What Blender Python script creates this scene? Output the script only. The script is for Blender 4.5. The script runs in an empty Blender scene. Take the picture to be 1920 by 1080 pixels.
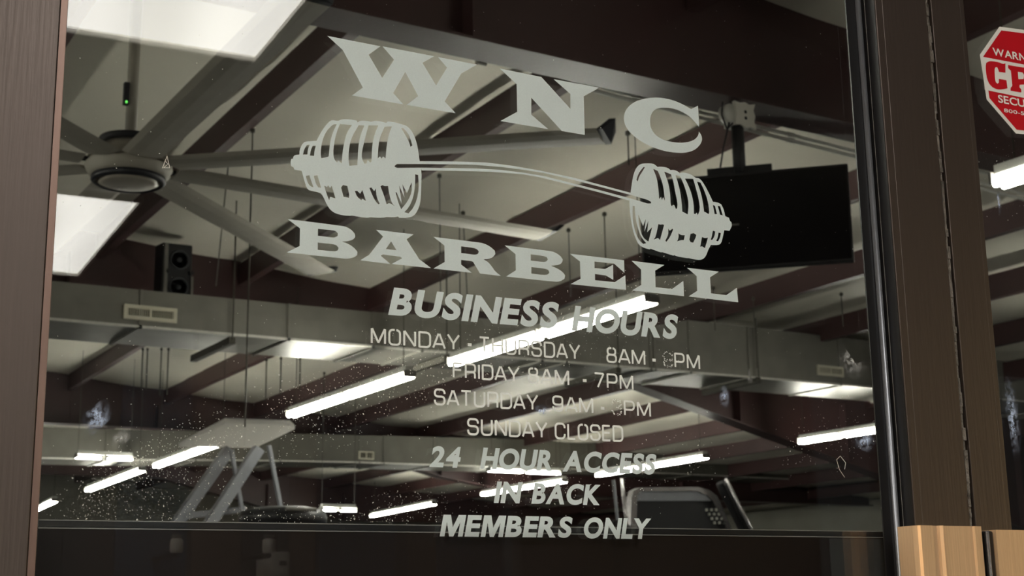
import bpy, bmesh, math, random
from mathutils import Vector, Matrix, geometry, noise
random.seed(7)
S = bpy.context.scene
COL = S.collection

# ------------------------------------------------------------------ camera, world, exposure
FPX = 2663.0
def _n(v): v = Vector(v); return v.normalized()
def _vp(u, v): return _n((u-960, -(v-540), -FPX))
ZC = -_vp(780, -11157) if _vp(780, -11157).y < 0 else _vp(780, -11157)
YC = _vp(-720, 1172); YC = (YC - ZC*YC.dot(ZC)).normalized()
XC = YC.cross(ZC)
ROT = Matrix((XC, YC, ZC))                 # camera axes -> world axes
CAM = Vector((0, 0, 1.15))
cd = bpy.data.cameras.new('camera'); cam = bpy.data.objects.new('camera', cd); COL.objects.link(cam)
cam.matrix_world = Matrix.Translation(CAM) @ ROT.to_4x4()
cd.sensor_width = 36; cd.lens = 36*FPX/1920; cd.clip_start = 0.02; cd.clip_end = 200
cd.dof.use_dof = True; cd.dof.focus_distance = 1.32; cd.dof.aperture_fstop = 21
S.camera = cam

W = bpy.data.worlds.new('dusk'); S.world = W; W.use_nodes = True
nt = W.node_tree; bgn = nt.nodes['Background']
sky = nt.nodes.new('ShaderNodeTexSky'); sky.sky_type = 'NISHITA'; sky.sun_disc = False
sky.sun_elevation = math.radians(1.0); sky.sun_rotation = math.radians(200)
nt.links.new(sky.outputs[0], bgn.inputs[0]); bgn.inputs[1].default_value = 2.5

S.view_settings.view_transform = 'Standard'; S.view_settings.look = 'None'
S.view_settings.gamma = 1.0; S.view_settings.use_curve_mapping = False
S.view_settings.exposure = 0.0
S.cycles.transparent_max_bounces = 16
S.cycles.max_bounces = 10
S.cycles.sample_clamp_indirect = 6

TUBE_POWER = 72.0      # radiance of the gym's fluorescent tubes
SOFFIT_POWER = 12.0    # radiance of the lit lenses in the porch soffit
LENS_TINT = (1.0, 0.97, 0.90)

# ------------------------------------------------------------------ picture <-> place
def ray(u, v): return ROT @ _n((u-960, -(v-540), -FPX))
def atz(u, v, z): d = ray(u, v); return CAM + d*((z-CAM.z)/d.z)
def aty(u, v, y): d = ray(u, v); return CAM + d*((y-CAM.y)/d.y)
XD = ray(6400, 1062); XD.z = 0; XD.normalize()       # along the shopfront
ND = Vector((-XD.y, XD.x, 0))                        # into the building
DD = 1.08
def F(x, y, z): return XD*x + ND*(DD+y) + Vector((0, 0, z))     # shopfront frame -> world
def door(u, v, off=0.0):
    d = ray(u, v); p = CAM + d*((DD+off)/d.dot(ND)); return (p.dot(XD), p.z)

# ------------------------------------------------------------------ helpers
def lin(c):
    return tuple(((x/255)/12.92 if x/255 <= .04045 else ((x/255+.055)/1.055)**2.4) for x in c)
MATS = {}
def mat(name, rgb, rough=.5, metal=0., var=.12, scale=12., bump=0., bscale=60., stretch=None, spec=.5, emit=None, coat=0.):
    m = bpy.data.materials.new(name); m.use_nodes = True
    t = m.node_tree; N = t.nodes; L = t.links
    p = N['Principled BSDF']
    tc = N.new('ShaderNodeTexCoord'); mp = N.new('ShaderNodeMapping'); L.new(tc.outputs['Object'], mp.inputs[0])
    if stretch: mp.inputs['Scale'].default_value = stretch
    nz = N.new('ShaderNodeTexNoise'); nz.inputs['Scale'].default_value = scale; nz.inputs['Detail'].default_value = 6
    L.new(mp.outputs[0], nz.inputs['Vector'])
    cr = N.new('ShaderNodeValToRGB'); L.new(nz.outputs['Fac'], cr.inputs[0])
    r = Vector(rgb)
    cr.color_ramp.elements[0].position = .3; cr.color_ramp.elements[1].position = .7
    cr.color_ramp.elements[0].color = (*(r*(1-var)), 1); cr.color_ramp.elements[1].color = (*[min(1, x) for x in r*(1+var)], 1)
    L.new(cr.outputs[0], p.inputs['Base Color'])
    p.inputs['Roughness'].default_value = rough; p.inputs['Metallic'].default_value = metal
    p.inputs['Specular IOR Level'].default_value = spec; p.inputs['Coat Weight'].default_value = coat
    if emit:
        p.inputs['Emission Color'].default_value = (*emit[:3], 1); p.inputs['Emission Strength'].default_value = emit[3]
    if bump:
        n2 = N.new('ShaderNodeTexNoise'); n2.inputs['Scale'].default_value = bscale; n2.inputs['Detail'].default_value = 4
        L.new(mp.outputs[0], n2.inputs['Vector'])
        b = N.new('ShaderNodeBump'); b.inputs['Strength'].default_value = bump; b.inputs['Distance'].default_value = .01
        L.new(n2.outputs['Fac'], b.inputs['Height']); L.new(b.outputs[0], p.inputs['Normal'])
    MATS[name] = m; return m

mat('beam_paint', lin((60, 39, 38)), .45, var=.10, scale=3, bump=.1)
mat('ceiling_vinyl', lin((214, 210, 196)), .5, var=.05, scale=1.2, bump=.35, bscale=2.2)
mat('wall_grey', lin((150, 148, 138)), .8, var=.08, scale=2)
mat('wall_brown', lin((70, 55, 50)), .8, var=.1, scale=2)
mat('floor_rubber', lin((48, 48, 50)), .8, var=.25, scale=40)
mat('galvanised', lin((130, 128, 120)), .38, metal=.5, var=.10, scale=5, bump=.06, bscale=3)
mat('galvanised_shaded', lin((98, 96, 88)), .5, metal=.3, var=.10, scale=5)  # darker copy of galvanised; puts the far duct's dimness into the colour
mat('seam_metal', lin((215, 213, 205)), .4, metal=.5, var=.1, scale=30)
mat('grille_paint', lin((205, 200, 180)), .5, var=.05)
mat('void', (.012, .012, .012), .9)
mat('fan_silver', lin((160, 155, 143)), .6, metal=.0, var=.05, scale=8)
mat('fan_dark', lin((30, 32, 38)), .5)
mat('fan_lens', lin((165, 158, 145)), .35, var=.05)
mat('black_plastic', lin((24, 24, 27)), .45, var=.15)
mat('screen', (.006, .006, .007), .16, var=.1)
mat('grey_plastic', lin((110, 108, 102)), .5)
mat('white_paint', lin((225, 222, 212)), .4, var=.04)
mat('board_white', lin((226, 222, 214)), .35, var=.04, scale=3)
mat('frame_grey', lin((150, 152, 158)), .4, metal=.3, var=.08)
mat('chrome', lin((200, 196, 196)), .25, metal=.8)
mat('wire', lin((70, 68, 60)), .5, metal=.4)
mat('lamp_body', lin((200, 200, 192)), .4)
mat('tube', (1, 1, 1), .3, emit=(1.0, .99, .87, TUBE_POWER), var=.0)
mat('bronze', lin((84, 75, 71)), .42, metal=.7, var=.04, scale=60, stretch=(6, 6, .25), bump=.05)
mat('bronze_bead', lin((120, 98, 90)), .40, metal=.6, var=.06, scale=60, stretch=(6, 6, .25))
mat('rubber', (.008, .008, .009), .35, var=.2)
mat('gasket_highlight', lin((120, 122, 128)), .3, metal=.6, var=.1, stretch=(1, 1, .1))
mat('pile', lin((100, 95, 90)), .95, var=.5, scale=220, stretch=(1, 1, .4), bump=.8, bscale=300)
mat('pull_tan', lin((204, 172, 138)), .34, metal=.35, var=.06, scale=90, stretch=(8, 8, .2), bump=.05)
mat('panel_black', lin((24, 18, 16)), .5, var=.25, scale=5, spec=.15)
mat('panel_edge', lin((150, 150, 148)), .35, metal=.5)
mat('soffit', lin((52, 44, 42)), .8, var=.1)
mat('concrete', lin((96, 92, 86)), .9, var=.2, scale=8, bump=.3)
mat('street_wall', lin((64, 62, 62)), .9, var=.15, scale=3)
mat('street_column', lin((96, 80, 66)), .9, var=.1)
mat('street_blue', lin((58, 74, 92)), .6, var=.1)
mat('sign_red', lin((190, 16, 34)), .4, var=.05)
mat('sign_white', lin((228, 228, 224)), .4, var=.03)
mat('led', (.1, .9, .2), .4, emit=(.2, 1, .15, 1.2))

# translucent etched vinyl
def vinyl(name, col, trans):
    m = bpy.data.materials.new(name); m.use_nodes = True; t = m.node_tree; N = t.nodes; L = t.links
    N.remove(N['Principled BSDF']); out = N['Material Output']
    tc = N.new('ShaderNodeTexCoord'); nz = N.new('ShaderNodeTexNoise'); nz.inputs['Scale'].default_value = 900
    nz.inputs['Detail'].default_value = 2; L.new(tc.outputs['Object'], nz.inputs['Vector'])
    cr = N.new('ShaderNodeValToRGB'); L.new(nz.outputs['Fac'], cr.inputs[0])
    cr.color_ramp.elements[0].color = (*[c*.9 for c in col], 1); cr.color_ramp.elements[1].color = (*col, 1)
    d = N.new('ShaderNodeBsdfDiffuse'); tr = N.new('ShaderNodeBsdfTranslucent'); mx = N.new('ShaderNodeMixShader')
    L.new(cr.outputs[0], d.inputs[0]); L.new(cr.outputs[0], tr.inputs[0])
    mx.inputs[0].default_value = trans; L.new(d.outputs[0], mx.inputs[1]); L.new(tr.outputs[0], mx.inputs[2])
    L.new(mx.outputs[0], out.inputs[0]); MATS[name] = m
vinyl('vinyl', (.80, .88, .89), .58)
vinyl('vinyl_white', (.97, .99, .96), .5)
vinyl('acrylic', (1, .985, .96), .95)
vinyl('dust', (.95, .93, .88), .5)

# window glass: clear body with real surface reflection, one layer per face
m = bpy.data.materials.new('glass_clear'); m.use_nodes = True; t = m.node_tree; N = t.nodes; L = t.links
N.remove(N['Principled BSDF']); out = N['Material Output']
tr = N.new('ShaderNodeBsdfTransparent'); tr.inputs[0].default_value = (.985, .99, .985, 1)
gl = N.new('ShaderNodeBsdfGlossy'); gl.inputs['Roughness'].default_value = 0.0
fr = N.new('ShaderNodeFresnel'); fr.inputs[0].default_value = 1.5
geo = N.new('ShaderNodeNewGeometry'); mixior = N.new('ShaderNodeMix'); mixior.data_type = 'FLOAT'
mixior.inputs['A'].default_value = 1.5; mixior.inputs['B'].default_value = 1/1.5
nz = N.new('ShaderNodeTexNoise'); nz.inputs['Scale'].default_value = 3
tc = N.new('ShaderNodeTexCoord'); L.new(tc.outputs['Object'], nz.inputs['Vector'])
bp = N.new('ShaderNodeBump'); bp.inputs['Strength'].default_value = .002; L.new(nz.outputs['Fac'], bp.inputs['Height'])
L.new(bp.outputs[0], gl.inputs['Normal'])
mx = N.new('ShaderNodeMixShader'); L.new(geo.outputs['Backfacing'], mixior.inputs['Factor']); L.new(mixior.outputs['Result'], fr.inputs[0]); L.new(fr.outputs[0], mx.inputs[0]); L.new(tr.outputs[0], mx.inputs[1]); L.new(gl.outputs[0], mx.inputs[2])
L.new(mx.outputs[0], out.inputs[0]); MATS['glass_clear'] = m

# grease smear: broken-up thin film, alpha from noise and distance to the middle of the patch
def smear(name, col, dens):
    m = bpy.data.materials.new(name); m.use_nodes = True; t = m.node_tree; N = t.nodes; L = t.links
    N.remove(N['Principled BSDF']); out = N['Material Output']
    tc = N.new('ShaderNodeTexCoord')
    nz = N.new('ShaderNodeTexNoise'); nz.inputs['Scale'].default_value = 160; nz.inputs['Detail'].default_value = 8; nz.inputs['Roughness'].default_value = .7
    L.new(tc.outputs['Object'], nz.inputs['Vector'])
    gr = N.new('ShaderNodeTexGradient'); gr.gradient_type = 'QUADRATIC_SPHERE'
    mp = N.new('ShaderNodeMapping'); mp.inputs['Location'].default_value = (-1, -1, -1); mp.inputs['Scale'].default_value = (2, 2, 2)
    L.new(tc.outputs['Generated'], mp.inputs[0]); L.new(mp.outputs[0], gr.inputs[0])
    cr = N.new('ShaderNodeValToRGB'); cr.color_ramp.elements[0].position = .42; cr.color_ramp.elements[1].position = .62; L.new(nz.outputs['Fac'], cr.inputs[0])
    mu = N.new('ShaderNodeMath'); mu.operation = 'MULTIPLY'; L.new(cr.outputs[0], mu.inputs[0]); L.new(gr.outputs['Fac'], mu.inputs[1])
    m2 = N.new('ShaderNodeMath'); m2.operation = 'MULTIPLY'; L.new(mu.outputs[0], m2.inputs[0]); m2.inputs[1].default_value = dens
    m2.use_clamp = True
    tr = N.new('ShaderNodeBsdfTransparent'); d = N.new('ShaderNodeBsdfDiffuse'); d.inputs[0].default_value = (*col, 1)
    mx = N.new('ShaderNodeMixShader'); L.new(m2.outputs[0], mx.inputs[0]); L.new(tr.outputs[0], mx.inputs[1]); L.new(d.outputs[0], mx.inputs[2])
    L.new(mx.outputs[0], out.inputs[0]); MATS[name] = m
smear('smear_blue', (.62, .74, 1.0), 1.3)
smear('smear_grey', (.8, .82, .82), .7)

# prismatic acrylic lens lit from behind by its lamps
m = bpy.data.materials.new('prism_lens'); m.use_nodes = True; t = m.node_tree; N = t.nodes; L = t.links
p = N['Principled BSDF']; tc = N.new('ShaderNodeTexCoord')
wv = N.new('ShaderNodeTexWave'); wv.bands_direction = 'X'; wv.inputs['Scale'].default_value = 1.0; wv.inputs['Distortion'].default_value = 1.5; wv.inputs['Detail'].default_value = 1
L.new(tc.outputs['Object'], wv.inputs['Vector'])
mr = N.new('ShaderNodeMapRange'); mr.inputs['To Min'].default_value = SOFFIT_POWER*.85; mr.inputs['To Max'].default_value = SOFFIT_POWER*1.1
L.new(wv.outputs['Fac'], mr.inputs['Value']); L.new(mr.outputs[0], p.inputs['Emission Strength'])
p.inputs['Emission Color'].default_value = (*LENS_TINT, 1); p.inputs['Base Color'].default_value = (.8, .8, .78, 1)
ck = N.new('ShaderNodeTexChecker'); ck.inputs['Scale'].default_value = 160; L.new(tc.outputs['Object'], ck.inputs['Vector'])
b = N.new('ShaderNodeBump'); b.inputs['Strength'].default_value = .3; L.new(ck.outputs['Fac'], b.inputs['Height']); L.new(b.outputs[0], p.inputs['Normal'])
MATS['prism_lens'] = m

class MB:
    def __init__(s): s.v = []; s.f = []
    def add(s, vs, fs):
        o = len(s.v); s.v += [Vector(v) for v in vs]; s.f += [tuple(i+o for i in f) for f in fs]; return s
    def box(s, c, h, ax=None):            # centre, half sizes, axes
        c = Vector(c); ax = ax or (Vector((1, 0, 0)), Vector((0, 1, 0)), Vector((0, 0, 1)))
        vs = [c + ax[0]*(h[0]*i) + ax[1]*(h[1]*j) + ax[2]*(h[2]*k) for i in (-1, 1) for j in (-1, 1) for k in (-1, 1)]
        return s.add(vs, [(0, 1, 3, 2), (4, 6, 7, 5), (0, 4, 5, 1), (2, 3, 7, 6), (0, 2, 6, 4), (1, 5, 7, 3)])
    def fbox(s, x0, x1, y0, y1, z0, z1):  # box in the shopfront frame
        return s.box(F((x0+x1)/2, (y0+y1)/2, (z0+z1)/2), (abs(x1-x0)/2, abs(y1-y0)/2, abs(z1-z0)/2), (XD, ND, Vector((0, 0, 1))))
    def wbox(s, x0, x1, y0, y1, z0, z1):
        return s.box(((x0+x1)/2, (y0+y1)/2, (z0+z1)/2), (abs(x1-x0)/2, abs(y1-y0)/2, abs(z1-z0)/2))
    def bar(s, a, b, r, n=8, r2=None, cap=True):
        a = Vector(a); b = Vector(b); d = (b-a).normalized(); u = d.orthogonal().normalized(); w = d.cross(u)
        r2 = r if r2 is None else r2; vs = []
        for p, rr in ((a, r), (b, r2)):
            vs += [p + (u*math.cos(2*math.pi*k/n) + w*math.sin(2*math.pi*k/n))*rr for k in range(n)]
        fs = [(k, (k+1) % n, n+(k+1) % n, n+k) for k in range(n)]
        if cap: fs += [tuple(range(n-1, -1, -1)), tuple(range(n, 2*n))]
        return s.add(vs, fs)
    def rbar(s, a, b, w, h, up=(0, 0, 1)):   # rectangular bar
        a = Vector(a); b = Vector(b); d = (b-a); l = d.length; d.normalize(); up = Vector(up)
        x = d.cross(up).normalized(); z = x.cross(d)
        return s.box((a+b)/2, (l/2, w/2, h/2), (d, x, z))
    def path(s, pts, r, n=6):
        for i in range(len(pts)-1): s.bar(pts[i], pts[i+1], r, n)
        return s
    def lathe(s, c, prof, n=40):
        c = Vector(c); o = len(s.v); m = len(prof)
        for (r, z) in prof:
            s.v += [c + Vector((r*math.cos(2*math.pi*k/n), r*math.sin(2*math.pi*k/n), z)) for k in range(n)]
        for i in range(m-1):
            for k in range(n): s.f.append((o+i*n+k, o+i*n+(k+1) % n, o+(i+1)*n+(k+1) % n, o+(i+1)*n+k))
        s.f.append(tuple(o+k for k in range(n))); s.f.append(tuple(o+(m-1)*n+k for k in range(n-1, -1, -1)))
        return s
    def prism(s, poly, off):              # closed 3-D polygon swept by a vector
        n = len(poly); off = Vector(off); P = [Vector(p) for p in poly]
        return s.add(P + [p+off for p in P], [tuple(range(n)), tuple(range(2*n-1, n-1, -1))] + [(i, n+i, n+(i+1) % n, (i+1) % n) for i in range(n)])

def link(name, mesh, m, parent=None, base=None, smooth=False, bevel=0, kind=None, label=None):
    o = bpy.data.objects.new(name, mesh); COL.objects.link(o)
    if m and not mesh.materials: mesh.materials.append(MATS[m])
    if parent: o.parent = parent
    elif base is not None: o.location = base
    if smooth:
        for p in mesh.polygons: p.use_smooth = True
    if bevel:
        b = o.modifiers.new('bevel', 'BEVEL'); b.width = bevel; b.segments = 2; b.limit_method = 'ANGLE'
    if kind: o['kind'] = kind
    if label: o['label'] = label
    return o
def root_of(p):
    while p.parent: p = p.parent
    return p
def part(name, mb, m, parent, **k):
    base = Vector((0, 0, 0)); q = parent
    while q: base = base + q.location; q = q.parent
    me = bpy.data.meshes.new(name)
    c = sum(mb.v, Vector())/len(mb.v)
    me.from_pydata([v-c for v in mb.v], [], mb.f)
    bm = bmesh.new(); bm.from_mesh(me); bmesh.ops.recalc_face_normals(bm, faces=bm.faces); bm.to_mesh(me); bm.free()
    o = link(name, me, m, parent, **k); o.location = c - base
    return o
def solo(name, mb, m, **k):
    me = bpy.data.meshes.new(name); c = sum(mb.v, Vector())/len(mb.v); c.z = min(v.z for v in mb.v)
    me.from_pydata([v-c for v in mb.v], [], mb.f)
    bm = bmesh.new(); bm.from_mesh(me); bmesh.ops.recalc_face_normals(bm, faces=bm.faces); bm.to_mesh(me); bm.free()
    return link(name, me, m, base=c, **k)
def tag(o, label, cat, group=None):
    o['label'] = label; o['category'] = cat
    if group: o['group'] = group
    return o
def thing(name, label, cat, loc, group=None):
    o = bpy.data.objects.new(name, None); COL.objects.link(o); o.location = loc; o.empty_display_size = .1
    return tag(o, label, cat, group)
def setting(name, loc):
    o = bpy.data.objects.new(name, None); COL.objects.link(o); o.location = loc; o['kind'] = 'structure'; return o

def zc(x): return 4.65 - .083*max(x, -3.0)        # underside of the roof lining

# ================================================================== THE ROOM
X0, X1, Y1 = -6.0, 19.5, 30.0
PX = [3.13+1.31*k for k in range(-6, 13)]
SKEW = .035
def skx(x, y): return x + SKEW*(y-9)
def sag(x, y):
    u = ((x-SKEW*(y-9)-3.13)/1.31) % 1.0
    rafters = [-1.7, 5.2, 12.1, 19.0, 25.9, 32.8]
    w = 1.0
    for a in rafters: w = min(w, abs(y-a)/.9)
    return (.055*math.sin(math.pi*u) + .03*noise.noise(Vector((x*.9, y*.5, 0))) + .012*noise.noise(Vector((x*2.5, y*2.1, 4))))*(.3+.7*w)
nx, ny = 150, 110
vs = []; fs = []
for j in range(ny+1):
    for i in range(nx+1):
        x = X0-.2 + (X1+.4-X0)*i/nx; y = .7 + (Y1-.5)*j/ny
        vs.append((x, y, zc(x)+.06-sag(x, y)))
for j in range(ny):
    for i in range(nx): a = j*(nx+1)+i; fs.append((a, a+1, a+nx+2, a+nx+1))
ce = MB(); ce.add(vs, fs)
ceiling = solo('ceiling', ce, 'ceiling_vinyl', smooth=True, kind='structure')

for x in PX:
    if x < X0+.4 or x > X1-1.0: continue
    b = MB(); z = zc(x)
    def strip(xa, xb, z0, z1):      # one leg of the Z-section, following the slight skew of the bays
        A, B = 1.6-.2, Y1
        b.add([(skx(xx, yy), yy, z_) for yy in (A, B) for xx in (xa, xb) for z_ in (z0, z1)],
              [(0, 1, 3, 2), (4, 6, 7, 5), (0, 4, 5, 1), (2, 3, 7, 6), (0, 2, 6, 4), (1, 5, 7, 3)])
    strip(x-.003, x+.003, z-.17, z+.03); strip(x-.003, x+.068, z-.176, z-.170); strip(x+.062, x+.068, z-.170, z-.150)
    part('purlin', b, 'beam_paint', ceiling)
def rafter(y, zb=3.66, col=True):
    b = MB(); xs = [X0+.1, -3, 0, 3, 6, 8.28, 10.4, 12, 15, X1-.1]
    zb_ = lambda x: zb if x < 8.28 else max(zb - (x-8.28)*0.237, 2.05 if y < 15 else 2.95)
    for i in range(len(xs)-1):
        a, c = xs[i], xs[i+1]
        def slab(z0a, z1a, z0c, z1c, y0, y1):
            b.add([(a, y0, z0a), (a, y1, z0a), (a, y1, z1a), (a, y0, z1a), (c, y0, z0c), (c, y1, z0c), (c, y1, z1c), (c, y0, z1c)],
                  [(0, 1, 2, 3), (7, 6, 5, 4), (0, 4, 5, 1), (3, 2, 6, 7), (0, 3, 7, 4), (1, 5, 6, 2)])
        slab(zb_(a), zc(a)+.1, zb_(c), zc(c)+.1, y-.006, y+.006)
        slab(zb_(a)-.014, zb_(a), zb_(c)-.014, zb_(c), y-.11, y+.11)
    for x in xs[1:-1]: b.wbox(x-.005, x+.005, y-.10, y+.10, zb_(x), zc(x)-.18)     # web stiffeners
    return part('rafter', b, 'beam_paint', ceiling)
for y in (5.24, 12.12, 19.0, 25.9): rafter(y)
fl = MB(); fl.wbox(X0-.2, X1+.2, -.2, Y1+.2, -.1, 0); solo('floor', fl, 'floor_rubber', kind='structure')
w = MB(); w.wbox(X0, X1, Y1, Y1+.2, 0, 5.2); solo('wall_back', w, 'wall_grey', kind='structure')
w = MB(); w.wbox(X1, X1+.2, 0, Y1, 0, 4.2); solo('wall_right', w, 'wall_grey', kind='structure')
w = MB(); w.wbox(X0-.2, X0, 0, Y1, 0, 5.2); solo('wall_left', w, 'wall_grey', kind='structure')
# front wall around the pair of doors
DL, DR, DT = .04, 2.03, 2.12
w = MB(); w.fbox(-6.3, DL-.06, 0, .14, 0, 5.2); w.fbox(DR+.06, 20.5, 0, .14, 0, 5.2); w.fbox(DL-.06, DR+.06, 0, .14, DT+.05, 5.2)
solo('wall_front', w, 'wall_brown', kind='structure')
w = MB(); w.fbox(DL-.06, DL-.004, -.03, .12, 0, DT+.05); w.fbox(DR+.004, DR+.06, -.03, .12, 0, DT+.05); w.fbox(DL-.004, DR+.004, -.03, .12, DT+.004, DT+.05)
solo('trim_1', w, 'bronze', kind='structure')

# ================================================================== THE DOORS
YF = -.022
g0 = door(97, 545, YF)[0]; seam = door(83, 540, YF)[0]; r0 = door(1640, 0, YF)[0]; r1 = door(1735, 0, YF)[0]
l2 = door(1745, 0, YF)[0]; l3 = door(1857, 540, YF)[0]
PZ = door(75, 973)[1]
d1 = setting('door_1', F(DL, 0, 0))
b = MB(); b.fbox(DL, seam-.0006, YF, .03, .01, DT); part('stile', b, 'bronze', d1, bevel=.0006)
b = MB(); b.fbox(seam, g0, YF+.0012, .0, .01, DT); part('glazing_bead', b, 'bronze_bead', d1, bevel=.0004)
b = MB(); b.fbox(r0+.0095, r1, YF, .03, .01, DT); part('stile', b, 'bronze', d1, bevel=.0006)
b = MB(); b.fbox(r0, r0+.009, YF-.0006, .0, .01, DT); part('glazing_bead', b, 'bronze', d1, bevel=.0004)
gi = door(1583, 0)[0]
b = MB(); b.fbox(r0-.0008, r0+.001, -.0070, -.0064, .02, DT-.02); part('bead_edge', b, 'panel_edge', d1)
b = MB(); b.bar(F(gi+.0150, -.0034, .02), F(gi+.0150, -.0034, DT-.05), .0030, 16)
part('gasket', b, 'gasket_highlight', d1, smooth=True, label='rounded glazing gasket in the grey of its highlight')  # grey bar paints the highlight along the rounded gasket
b = MB(); b.fbox(gi, r0+.0002, -.0018, -.0003, .02, DT-.02); b.fbox(r0-.0006, r0+.0002, -.0212, -.0018, .02, DT-.02); part('gasket_channel', b, 'rubber', d1)
b = MB(); b.fbox(gi+.0062, r0+.0095, .0062, .0070, .02, DT-.02); part('glazing_stop', b, 'rubber', d1)
b = MB(); b.fbox(g0, r0, YF, .03, DT-.1, DT); part('top_rail', b, 'bronze', d1)
b = MB(); b.fbox(g0, r0, YF, .03, .01, .25); part('bottom_rail', b, 'bronze', d1)
b = MB(); b.fbox(g0-.004, r0+.004, 0, .006, .24, DT-.09); part('glass_pane', b, 'glass_clear', d1)
# dark backing board behind the lower glass and its thin cap
pl = g0+.0045
b = MB(); b.fbox(pl, r0-.004, .0075, .016, .25, PZ-.0058); part('backing_board', b, 'panel_black', d1, label='dark board behind the lower half of the glass')
b = MB(); b.fbox(pl, r0-.004, .0070, .030, PZ-.0050, PZ-.0006); part('cap_rail', b, 'rubber', d1)
b = MB(); b.fbox(pl, r0-.004, .0068, .0074, PZ-.0005, PZ+.0001); b.fbox(pl, r0-.004, .0067, .0073, PZ-.0063, PZ-.0056); part('edge_highlight', b, 'panel_edge', d1)  # light strips paint the highlights on the cap's edges
bx = door(1555, 1040, .008)[0]
b = MB(); b.fbox(bx, r0-.003, .0062, .0074, .25, PZ-.0075); part('lock_housing', b, 'void', d1, label='black lock housing plate beside the stile')
b = MB()
random.seed(3); zz = .02
pl_ = []
while zz < DT:      # ragged pile weatherstrip
    h = random.uniform(.004, .016); wd = random.uniform(.0022, .0046)
    b.fbox(r1+.0004, r1+wd, YF+.001-random.uniform(0, .002), YF+.012, zz, zz+h); zz += h
part('weatherstrip', b, 'pile', d1, label='ragged grey pile weatherstrip', kind='stuff')

d2 = setting('door_2', F(l2, 0, 0))
b = MB(); b.fbox(l2, l3-.0065, YF, .03, .01, DT); part('stile', b, 'bronze', d2, bevel=.0006)
b = MB(); b.fbox(l3-.006, l3, YF+.001, 0, .01, DT); part('glazing_bead', b, 'bronze', d2, bevel=.0004)
b = MB(); b.fbox(l3+.80, DR, YF, .03, .01, DT); part('stile', b, 'bronze', d2)
b = MB(); b.fbox(l3, l3+.80, YF, .03, DT-.1, DT); part('top_rail', b, 'bronze', d2)
b = MB(); b.fbox(l3, l3+.80, YF, .03, .01, .25); part('bottom_rail', b, 'bronze', d2)
b = MB(); b.fbox(l3-.004, l3+.804, 0, .006, .24, DT-.09); part('glass_pane', b, 'glass_clear', d2)

# pulls
H0 = 1.2226
prof = [(.937, -.043), (.9385, -.048), (.9405, -.0502), (.955, -.0502), (.9555, -.0475), (.9628, -.0475), (.9638, -.0500), (.9662, -.0522),
        (.9688, -.0500), (.970, -.0490), (1.0055, -.0490), (1.0065, -.0512), (1.0095, -.0512), (1.0108, -.0490), (1.0171, -.0490), (1.0171, -.0225), (.937, -.0225)]
b = MB(); b.prism([F(x, y, .86) for x, y in prof], (0, 0, H0-.86))
part('pull_handle', b, 'pull_tan', d1, label='tan brushed metal pull handle with two raised ribs')
b = MB(); prof = [(1.0345, -.0500), (1.106, -.0500), (1.110, -.048), (1.110, -.0225), (1.0345, -.0225)]
b.prism([F(x, y, .86) for x, y in prof], (0, 0, H0-.003-.86))
h2 = part('pull_handle', b, 'pull_tan', d2, label='plain tan metal pull handle at the edge of the right door')
b = MB(); b.fbox(1.0240, 1.0343, -.047, -.0225, .86, H0-.004); part('handle_edge', b, 'rubber', h2, bevel=.002)
b = MB(); b.bar(F(1.0255, -.0478, .86), F(1.0255, -.0478, H0-.004), .0016, 10); part('handle_trim', b, 'chrome', h2, smooth=True)

# ================================================================== LETTERING ON THE GLASS
YV = -.0006
def cdt_mesh(solid, holes):
    """flat triangles covering the union of the solid polygons minus the holes"""
    pts = []; faces = []; hol = set()
    for k, poly in enumerate(solid+holes):
        a = sum(poly[i][0]*poly[(i+1) % len(poly)][1]-poly[(i+1) % len(poly)][0]*poly[i][1] for i in range(len(poly)))
        if a < 0: poly = poly[::-1]
        o = len(pts); pts += [Vector(p) for p in poly]; faces.append(list(range(o, len(pts))))
        if k >= len(solid): hol.add(k)
    v, e, f, ov, oe, of = geometry.delaunay_2d_cdt(pts, [], faces, 1, 1e-7)
    keep = [ff for ff, src in zip(f, of) if src and not any(s in hol for s in src)]
    return v, keep
def flat(name, solid, holes, parent, m='vinyl', y=YV, label=None, thick=.00012):
    v, f = cdt_mesh(solid, holes)
    if not f: return None
    mb = MB(); mb.add([F(p[0], y, p[1]) for p in v], f)
    base = Vector(parent.location)
    c = sum(mb.v, Vector())/len(mb.v); me = bpy.data.meshes.new(name)
    me.from_pydata([q-c for q in mb.v], [], mb.f)
    bm = bmesh.new(); bm.from_mesh(me); bmesh.ops.recalc_face_normals(bm, faces=bm.faces)
    fac = bm.faces[:]
    if sum((g.normal.dot(ND) for g in fac)) > 0: bmesh.ops.reverse_faces(bm, faces=fac)
    bm.to_mesh(me); bm.free()
    o = link(name, me, m, parent, label=label); o.location = c-base
    return o
def crop(poly, ox, oy, s): return [door(ox+x/s, oy+y/s) for x, y in poly]
def smooth_poly(poly, it=1):
    for _ in range(it):
        q = []
        n = len(poly)
        for i in range(n):
            a, b, c = Vector(poly[i-1]), Vector(poly[i]), Vector(poly[(i+1) % n])
            if (b-a).length and (c-b).length and (b-a).angle(c-b, 0) < math.radians(42):
                q += [tuple(b.lerp(a, .25)), tuple(b.lerp(c, .25))]
            else: q.append(tuple(b))
        poly = q
    return poly
def sign(name, label, cat, px, group=None):
    x, z = door(*px); return thing(name, label, cat, F(x, YV, z), group)

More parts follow.
